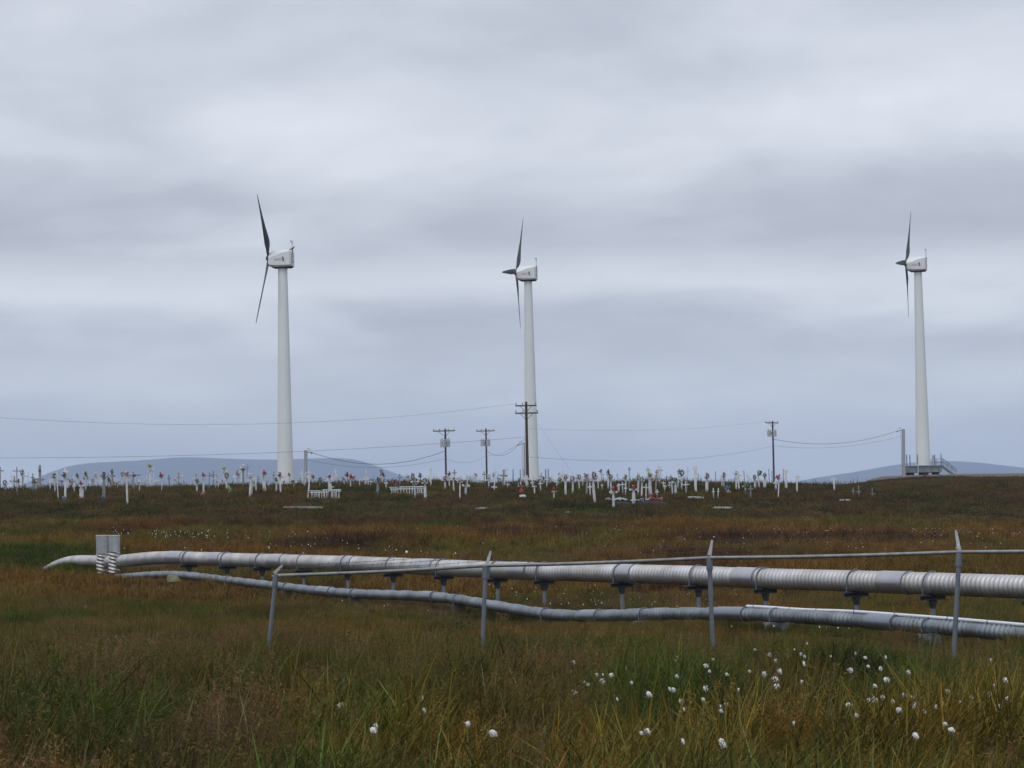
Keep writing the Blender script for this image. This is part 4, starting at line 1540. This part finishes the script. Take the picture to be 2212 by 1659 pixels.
for ox, oy, sc, txt in HEADS:
    for w in txt.split():
        a, b_ = map(float, w.split(','))
        x, y = (ox + a / sc) / NAT, (oy + b_ / sc) / NAT
        D = hit(x, y, .43, 8, 60)
        if D is None:
            continue
        p = at(x, y, D)
        st, hd = random.choice(CG)
        big_ = random.uniform(.32, .62)
        o = obj('cottongrass', st, None, (p.x, p.y, gz(p.x, p.y)))
        o.rotation_euler = (random.uniform(-.1, .1), random.uniform(-.1, .1), random.uniform(-.9, .9))
        tag(o, 'white fluffy cottongrass head on a thin stem in the grass before the fence', 'cottongrass', 'cottongrass in the foreground')
        h_ = obj('head', hd, o)
        h_.location = (0, 0, .44 * (1 - big_))
        h_.scale = (big_,) * 3

# far cottongrass: only specks
b = MB()
rs_ = random.Random(9)


def speck(x, y, s):
    D = hit(x, y, .2, 40, 175)
    if D is None:
        return
    p = at(x, y, D)
    b.blob((p.x, p.y, gz(p.x, p.y) + .25), (s, s, s * 1.3), 5, 3, .35, rs_)


for cx0, cx1, cy0, cy1, n in [(325, 500, 1146, 1164, 60), (230, 300, 1146, 1156, 12), (520, 760, 1150, 1186, 24), (800, 1100, 1138, 1160, 36), (1100, 1500, 1138, 1170, 34),
                              (1650, 2212, 1143, 1162, 95), (1500, 2212, 1140, 1190, 40), (1060, 1300, 1270, 1312, 30), (690, 1060, 1268, 1330, 10), (1450, 1700, 1280, 1318, 16),
                              (1280, 1420, 1280, 1312, 14), (560, 660, 1195, 1250, 10), (820, 1000, 1180, 1200, 5), (0, 2212, 1140, 1200, 60), (1200, 2212, 1370, 1420, 10)]:
    for _ in range(n):
        y = rs_.uniform(cy0, cy1)
        speck(rs_.uniform(cx0, cx1), y, rs_.uniform(.009, .022) * (1.1 if y < 1200 else .7))
for x, y in ((581, 1186), (878, 1197), (982, 1200)):
    speck(x, y, .05)
tag(b.build('distant_cottongrass', M['cotton'], smooth=True), 'scattered white cottongrass specks across the rusty tundra', 'cottongrass', kind='stuff')


# grass tufts -----------------------------------------------------------
def tuft(kind, seed):
    r = np.random.default_rng(seed)
    V, F, Cc = [], [], []

    def blade(base, ang, h, bend, w, tint, seg=3, head=None):
        d = np.array([math.cos(ang), math.sin(ang), 0])
        sd2 = np.array([-math.sin(ang + r.normal(0, .6)), math.cos(ang + r.normal(0, .6)), 0])
        o = len(V)
        for i in range(seg + 1):
            q = i / seg
            c = base + d * (bend * q * q) + np.array([0, 0, h * (q - .28 * (bend / max(h, .01)) * q * q)])
            ww = w * (1 - q ** 1.5) * .5 + .0004
            V.append(c - sd2 * ww)
            V.append(c + sd2 * ww)
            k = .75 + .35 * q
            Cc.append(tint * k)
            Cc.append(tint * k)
        for i in range(seg):
            F.append((o + 2 * i, o + 2 * i + 1, o + 2 * i + 3, o + 2 * i + 2))
        if head is not None:
            top = (V[-1] + V[-2]) / 2
            for _ in range(head[0]):
                p = top - np.array([0, 0, r.uniform(0, head[1])]) + r.normal(0, .006, 3) + d * 0
                e = r.normal(0, 1, 3) * np.array([.6, .6, 1])
                e = e / np.linalg.norm(e) * head[2]
                s2 = np.cross(e, r.normal(0, 1, 3))
                s2 = s2 / (np.linalg.norm(s2) + 1e-9) * head[2] * .35
                o = len(V)
                V.extend([p - e, p + s2, p + e])
                Cc.extend([head[3] * r.uniform(.7, 1.3)] * 3)
                F.append((o, o + 1, o + 2))

    def t(lo=.65, hi_=1.35):
        k = r.uniform(lo, hi_)
        return np.array([k * r.uniform(.85, 1.2), k, k * r.uniform(.7, 1.1)])

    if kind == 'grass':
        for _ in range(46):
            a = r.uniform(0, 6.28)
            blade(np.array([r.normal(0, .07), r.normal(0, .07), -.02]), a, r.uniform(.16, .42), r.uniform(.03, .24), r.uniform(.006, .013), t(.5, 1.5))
    elif kind == 'seed':
        for _ in range(26):
            a = r.uniform(0, 6.28)
            blade(np.array([r.normal(0, .08), r.normal(0, .08), -.02]), a, r.uniform(.14, .30), r.uniform(.03, .15), r.uniform(.003, .006), t())
        for _ in range(14):
            a = r.normal(.2, .7)
            blade(np.array([r.normal(0, .08), r.normal(0, .08), -.02]), a, r.uniform(.30, .46), r.uniform(.02, .10), .0032, t(.8, 1.2),
                  head=(16, .10, .0105, np.array([1.3, 1.0, .95])))
    elif kind == 'sedge':
        for _ in range(54):
            a = r.normal(.3, 1.2)
            L = r.uniform(.25, .48)
            blade(np.array([r.normal(0, .08), r.normal(0, .08), -.02]), a, L, r.uniform(.12, .36), r.uniform(.006, .014), t(.5, 1.6), 4)
    elif kind == 'lyme':
        for _ in range(16):
            a = r.normal(0, 1.1)
            blade(np.array([r.normal(0, .09), r.normal(0, .06), -.02]), a, r.uniform(.40, .62), r.uniform(.08, .36), r.uniform(.010, .016), t(.8, 1.3), 5)
    elif kind == 'low':
        for _ in range(60):
            a = r.uniform(0, 6.28)
            blade(np.array([r.normal(0, .22), r.normal(0, .22), -.03]), a, r.uniform(.08, .24), r.uniform(.03, .14), r.uniform(.012, .024), t(.55, 1.45), 2)
    elif kind == 'leafy':
        for _ in range(150):
            p = np.array([r.normal(0, .16), r.normal(0, .16), abs(r.normal(.05, .07))])
            e = r.normal(0, 1, 3)
            e = e / np.linalg.norm(e) * r.uniform(.014, .028)
            s2 = np.cross(e, r.normal(0, 1, 3))
            s2 = s2 / (np.linalg.norm(s2) + 1e-9) * .010
            o = len(V)
            V.extend([p - e, p + s2, p + e, p - s2])
            Cc.extend([t()] * 4)
            F.append((o, o + 1, o + 2, o + 3))
    me = bpy.data.meshes.new('tuft_' + kind)
    me.from_pydata([tuple(v) for v in V], [], F)
    colour_attr(me, Cc)
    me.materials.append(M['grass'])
    return bpy.data.objects.new('tuft_%02d_%s' % (seed, kind), me)


KINDS = ['grass', 'grass', 'grass', 'seed', 'seed', 'seed', 'sedge', 'sedge', 'sedge', 'lyme', 'lyme', 'low', 'low', 'low', 'leafy', 'leafy']
coll = bpy.data.collections.new('grass_tufts')
for i, k in enumerate(KINDS):
    coll.objects.link(tuft(k, i))
KI = {k: [i for i, q in enumerate(KINDS) if q == k] for k in set(KINDS)}


def scatter(name, label, P, scl, kind, col, lean=.18):
    n = len(P)
    col = col * np.array([1.0, 1.0, .88])
    me = bpy.data.meshes.new(name)
    me.vertices.add(n)
    me.vertices.foreach_set('co', np.asarray(P, np.float32).ravel())
    rot = np.column_stack([rng.normal(0, lean, n), rng.normal(0, lean, n), rng.normal(0, .8, n)])
    a = me.attributes.new('rot', 'FLOAT_VECTOR', 'POINT')
    a.data.foreach_set('vector', rot.astype(np.float32).ravel())
    a = me.attributes.new('scl', 'FLOAT', 'POINT')
    a.data.foreach_set('value', np.asarray(scl, np.float32))
    a = me.attributes.new('kind', 'INT', 'POINT')
    a.data.foreach_set('value', np.asarray(kind, np.int32))
    a = me.attributes.new('col', 'FLOAT_COLOR', 'POINT')
    a.data.foreach_set('color', np.column_stack([np.clip(col, .003, 1), np.ones(n)]).astype(np.float32).ravel())
    o = obj(name, me)
    tag(o, label, 'grass', kind='stuff')
    ng = bpy.data.node_groups.new('scatter', 'GeometryNodeTree')
    ng.interface.new_socket('Geometry', in_out='INPUT', socket_type='NodeSocketGeometry')
    ng.interface.new_socket('Geometry', in_out='OUTPUT', socket_type='NodeSocketGeometry')
    gi, go = ng.nodes.new('NodeGroupInput'), ng.nodes.new('NodeGroupOutput')
    ci = ng.nodes.new('GeometryNodeCollectionInfo')
    ci.inputs['Collection'].default_value = coll
    ci.inputs['Separate Children'].default_value = True
    ci.inputs['Reset Children'].default_value = True
    ip = ng.nodes.new('GeometryNodeInstanceOnPoints')
    ip.inputs['Pick Instance'].default_value = True

    def named(nm, ty):
        q = ng.nodes.new('GeometryNodeInputNamedAttribute')
        q.data_type = ty
        q.inputs['Name'].default_value = nm
        return q.outputs['Attribute']
    e2r = ng.nodes.new('FunctionNodeEulerToRotation')
    L = ng.links.new
    L(gi.outputs[0], ip.inputs['Points'])
    L(ci.outputs[0], ip.inputs['Instance'])
    L(named('kind', 'INT'), ip.inputs['Instance Index'])
    L(named('rot', 'FLOAT_VECTOR'), e2r.inputs[0])
    L(e2r.outputs[0], ip.inputs['Rotation'])
    L(named('scl', 'FLOAT'), ip.inputs['Scale'])
    L(ip.outputs[0], go.inputs[0])
    o.modifiers.new('tufts', 'NODES').node_group = ng
    return o


def field(n, y0, y1, half=.265, pad=1.5, power=1.0):
    """points spread evenly over the wedge of ground in front of the camera"""
    u_ = rng.random(n)
    y = (y0 ** 2 + u_ * (y1 ** 2 - y0 ** 2)) ** .5 if power == 1.0 else y0 + (y1 - y0) * u_ ** power
    x = (rng.random(n) * 2 - 1) * (half * y + pad)
    return x, y


def pick(names, probs, n):
    k = rng.choice(len(names), n, p=np.array(probs) / sum(probs))
    return np.array([rng.choice(KI[names[i]]) for i in k])


def clear_of_pipes(x, y, keep=.0):
    m = np.ones(len(x), bool)
    return m


GREEN, OLIVE, PINK, ORANGE, RUST, DARK = map(np.array, ((.050, .078, .017), (.088, .078, .022), (.128, .092, .056), (.165, .118, .027), (.150, .082, .026), (.026, .034, .011)))
MAROON = np.array((.066, .036, .028))


def blend(w, cols):
    w = np.maximum(np.stack(w, -1), 1e-4)
    w = w ** 7
    w /= w.sum(-1, keepdims=True)
    return (w[..., None] * np.stack(cols)[None]).sum(1)


def patch(x, y, spots):
    """how far inside any of the listed plant patches a point lies (pixel centre, half sizes in metres)"""
    v = np.zeros(len(x))
    for px, py, rx, ry in spots:
        D = hit(px, py, .25 if py > 1350 else 0, 10, 300)
        if D is None:
            continue
        p = at(px, py, D)
        q = ((x - p.x) / rx) ** 2 + ((y - p.y) / ry) ** 2 + (fbm(x * 1.3 / rx, y * 1.3 / ry, 77) - .5) * .9
        v = np.maximum(v, np.clip(1.25 - q, 0, 1))
    return v


# foreground
x, y = field(24200, 8.5, 37)
z = ground(x, y)
col_px = x / y * FPX + PW / 2
left = 1 - sstep(500, 1300, col_px)
n1, n2, n3 = fbm(x / .8, y / 2.4, 21), fbm(x / .9, y / 2.4, 33), fbm(x / .8, y / 2.2, 45)
n4 = fbm(x / .9, y / 2.4, 57)
nearw = 1 - sstep(12.5, 16.5, y)
dk = patch(x, y, [(60, 1560, .55, 3.0), (330, 1430, .28, 1.2), (1040, 1500, .45, 2.0), (1850, 1450, .5, 2.0), (985, 1375, .5, 1.5)])
op = patch(x, y, [(760, 1640, .45, 1.0), (1000, 1625, .45, 1.0), (1330, 1640, .5, .9), (1700, 1650, .6, .9), (2000, 1600, .5, 1.2), (2190, 1560, .4, 1.2), (880, 1600, .35, .9)])
gp = patch(x, y, [(60, 1620, .7, 1.6), (250, 1640, .5, 1.0), (90, 1560, .55, 1.5), (180, 1450, .5, 2.0), (790, 1430, .6, 2), (860, 1540, .35, 1.0), (1480, 1500, .6, 1.6), (1850, 1440, .8, 2.5), (520, 1620, .3, .8)])
col = blend([n1 + .10 * (1 - left) + .28 * gp, n2 + .04, n3 + .12 * left - .05, n4 * .84 + .40 * op, fbm(x / .7, y / 1.8, 71) - .04 + .8 * dk], [GREEN, OLIVE, PINK, ORANGE, DARK])
col *= rng.uniform(.6, 1.45, (len(x), 1))
kd = np.where(rng.random(len(x)) < np.clip(.22 + 1.8 * (n3 - .5) + .3 * left - .3 * dk, .04, .75), pick(['seed'], [1], len(x)), pick(['grass', 'sedge', 'leafy'], [.52, .36, .12], len(x)))
sc_ = rng.uniform(.75, 1.25, len(x)) * np.clip(.55 + 2.2 * (fbm(x / .9, y / 1.5, 91) - .33), .45, 1.4) * (1.10 - .32 * sstep(17, 28, y))
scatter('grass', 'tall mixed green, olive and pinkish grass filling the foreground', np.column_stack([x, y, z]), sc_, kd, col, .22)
# coarse arching blades right at the front
x, y = field(760, 9.5, 15)
m_ = (fbm(x / .8, y / 1.2, 13) > .47) & (x / y * FPX + PW / 2 > 560)
x, y = x[m_], y[m_]
col = np.where(rng.random((len(x), 1)) < .4, np.array([[.11, .15, .055]]), np.array([[.26, .165, .04]])) * rng.uniform(.7, 1.3, (len(x), 1))
scatter('coarse_grass', 'coarse arching yellow and green blades at the front of the grass', np.column_stack([x, y, ground(x, y)]), rng.uniform(.75, 1.15, len(x)), pick(['lyme', 'sedge'], [.45, .55], len(x)), col, .25)
# pale dry stalks standing above the rest
x, y = field(260, 10, 30)
col = np.array([[.15, .115, .065]]) * rng.uniform(.6, 1.2, (len(x), 1))
scatter('dry_stalks', 'pale dry seed stalks standing above the foreground grass', np.column_stack([x, y, ground(x, y)]), rng.uniform(1.0, 1.35, len(x)), pick(['seed'], [1], len(x)), col, .12)
# between fence and pipes
x, y = field(27000, 33, 66)
col = blend([fbm(x / 2, y / 5, 121) - .02, fbm(x / 2, y / 5, 133) + .05, fbm(x / 1.8, y / 4, 145), fbm(x / 2, y / 5, 157), fbm(x / 2, y / 4, 171) - .06], [GREEN, OLIVE * 1.15, PINK, RUST * 1.1, DARK])
col *= rng.uniform(.55, 1.5, (len(x), 1))
near_lo = np.sqrt(np.min((x[:, None] - LOP[None, ::6, 0]) ** 2 + (y[:, None] - LOP[None, ::6, 1]) ** 2, axis=1))
sc_ = rng.uniform(.7, 1.1, len(x)) * np.where(near_lo < .25, .35, 1) * (.50 + .50 * sstep(1.5, 6.0, near_lo))
scatter('meadow_grass', 'olive and brown grass around the two pipelines', np.column_stack([x, y, ground(x, y)]), sc_, pick(['grass', 'seed', 'sedge', 'low'], [.45, .22, .18, .15], len(x)), col)
# rank green grass banked against the buried end of the thick pipe
px_ = rng.uniform(100, 205, 420)
dd = np.array([up_D(v) for v in px_]) - rng.uniform(.25, 1.5, 420)
x, y = (px_ - PW / 2) / FPX * dd, dd
col = GREEN[None] * rng.uniform(.8, 1.4, (420, 1)) + OLIVE[None] * rng.uniform(0, .5, (420, 1))
scatter('bank_grass', 'rank green grass banked against the buried end of the thick pipeline', np.column_stack([x, y, ground(x, y)]), rng.uniform(.7, 1.15, 420), pick(['grass', 'low', 'sedge'], [.5, .3, .2], 420), col)
# open tundra
x, y = field(42000, 64, 152, pad=3)
mr = patch(x, y, [(1150, 1162, 3.5, 9), (1540, 1168, 4.5, 9), (720, 1178, 2.5, 5), (880, 1172, 2.0, 5), (420, 1140, 6, 9), (1900, 1172, 4, 6), (560, 1128, 5, 8)])
gr = patch(x, y, [(60, 1222, 3.5, 14), (350, 1168, 3.5, 8), (190, 1200, 3, 5), (1250, 1300, 4, 9), (700, 1255, 3, 4)])
col = blend([fbm(x / 4, y / 9, 211) - .09 + .32 * gr, fbm(x / 5, y / 9, 223) + .02 + .25 * gr, fbm(x / 4, y / 8, 235) + .12, fbm(x / 5, y / 8, 247) - .06 + .6 * mr], [GREEN * .9, OLIVE * 1.25, RUST * 1.1, MAROON])
col *= rng.uniform(.65, 1.35, (len(x), 1))
near_lo = np.sqrt(np.min((x[:, None] - LOP[None, ::6, 0]) ** 2 + (y[:, None] - LOP[None, ::6, 1]) ** 2, axis=1))
near_up = np.sqrt(np.min((x[:, None] - UPP[None, :60:4, 0]) ** 2 + (y[:, None] - UPP[None, :60:4, 1]) ** 2, axis=1))
sc_ = rng.uniform(.7, 1.35, len(x)) * np.where(near_lo < .5, .45, 1) * (1 + .35 * mr) * np.clip(.6 + 2.0 * (fbm(x / 2.2, y / 3.5, 261) - .35), .5, 1.7)
scatter('tundra_grass', 'rusty brown tundra sedge stretching to the cemetery slope', np.column_stack([x, y, ground(x, y)]), sc_, pick(['low', 'grass', 'sedge'], [.62, .25, .13], len(x)), col)
# cemetery slope and ridge
x, y = field(52000, 150, 262, pad=6)
cp = x / y * FPX + PW / 2
rt_ = sstep(1550, 1850, cp)
up_ = sstep(185, 215, y)
tall = fbm(x / 3, y / 5, 351)
col = blend([fbm(x / 4, y / 9, 311) - .02 - .1 * rt_, fbm(x / 4, y / 9, 323) + .05, fbm(x / 4, y / 9, 335) + .03 + .10 * rt_, fbm(x / 3, y / 7, 347) - .04 + .05 * rt_ - .03 * up_, fbm(x / 4, y / 8, 359) - .05 + .06 * up_],
            [GREEN * .85, OLIVE * .95, np.array((.100, .060, .036)), DARK, np.array((.15, .095, .04))])
col *= rng.uniform(.55, 1.4, (len(x), 1))
sc_ = rng.uniform(.8, 1.7, len(x)) * (.55 + 1.5 * np.clip(tall - .3, 0, 1)) * (1 + .35 * up_ * (1 - rt_))
scatter('cemetery_grass', 'low olive and brown growth covering the cemetery slope', np.column_stack([x, y, ground(x, y)]), sc_, pick(['low', 'leafy', 'grass'], [.66, .17, .17], len(x)), col)
# darker dwarf shrubs dotted over the slope
x, y = field(3600, 152, 262, pad=6)
col = np.where(rng.random((len(x), 1)) < .5, DARK[None] * 1.1, np.where(rng.random((len(x), 1)) < .5, MAROON[None], np.array([[.10, .085, .035]]))) * rng.uniform(.7, 1.3, (len(x), 1))
scatter('dwarf_shrubs', 'dark dwarf shrubs dotted over the cemetery slope', np.column_stack([x, y, ground(x, y)]), rng.uniform(1.3, 3.0, len(x)), pick(['leafy', 'low'], [.7, .3], len(x)), col, .1)
x, y = field(900, 222, 252, pad=6)
col = np.where(rng.random((len(x), 1)) < .5, np.array([[.12, .075, .03]]), DARK[None] * 1.3) * rng.uniform(.6, 1.3, (len(x), 1))
scatter('crest_scrub', 'uneven scrub along the crest of the cemetery hill', np.column_stack([x, y, ground(x, y)]), rng.uniform(1.6, 3.4, len(x)) * (.4 + 1.2 * fbm(x / 6, y / 6, 501)), pick(['leafy', 'low', 'grass'], [.45, .3, .25], len(x)), col, .1)
# ridge beyond, on the right
x, y = field(26000, 260, 400, pad=6)
cp = x / y * FPX + PW / 2
m_ = cp > 1300
x, y = x[m_], y[m_]
col = blend([fbm(x / 10, y / 20, 411), fbm(x / 10, y / 20, 423), fbm(x / 9, y / 18, 435)], [OLIVE * .9, np.array((.125, .070, .026)), np.array((.065, .038, .024))])
col *= rng.uniform(.6, 1.4, (len(x), 1))
scatter('ridge_grass', 'orange brown growth on the ridge towards the steel platform', np.column_stack([x, y, ground(x, y)]), rng.uniform(.8, 1.5, len(x)), pick(['low'], [1], len(x)), col)

# ------------------------------------------------------------------ air
hz_ = MB().box((0, 6950, 208), (52500, 17900, 440)).build('haze', [])
hz_.data.materials.clear()
hm = bpy.data.materials.new('haze_air')
hm.use_nodes = True
ht = hm.node_tree
ht.nodes.clear()
pv = N(ht, 'ShaderNodeVolumePrincipled')
pv.inputs['Color'].default_value = (.57, .72, 1.0, 1)
pv.inputs['Density'].default_value = 8.0e-5
pv.inputs['Anisotropy'].default_value = 0.0
ho = N(ht, 'ShaderNodeOutputMaterial')
ht.links.new(pv.outputs[0], ho.inputs['Volume'])
hz_.data.materials.append(hm)
tag(hz_, 'thin pale bluish haze filling the air', 'haze', kind='stuff')
hz_.display_type = 'WIRE'
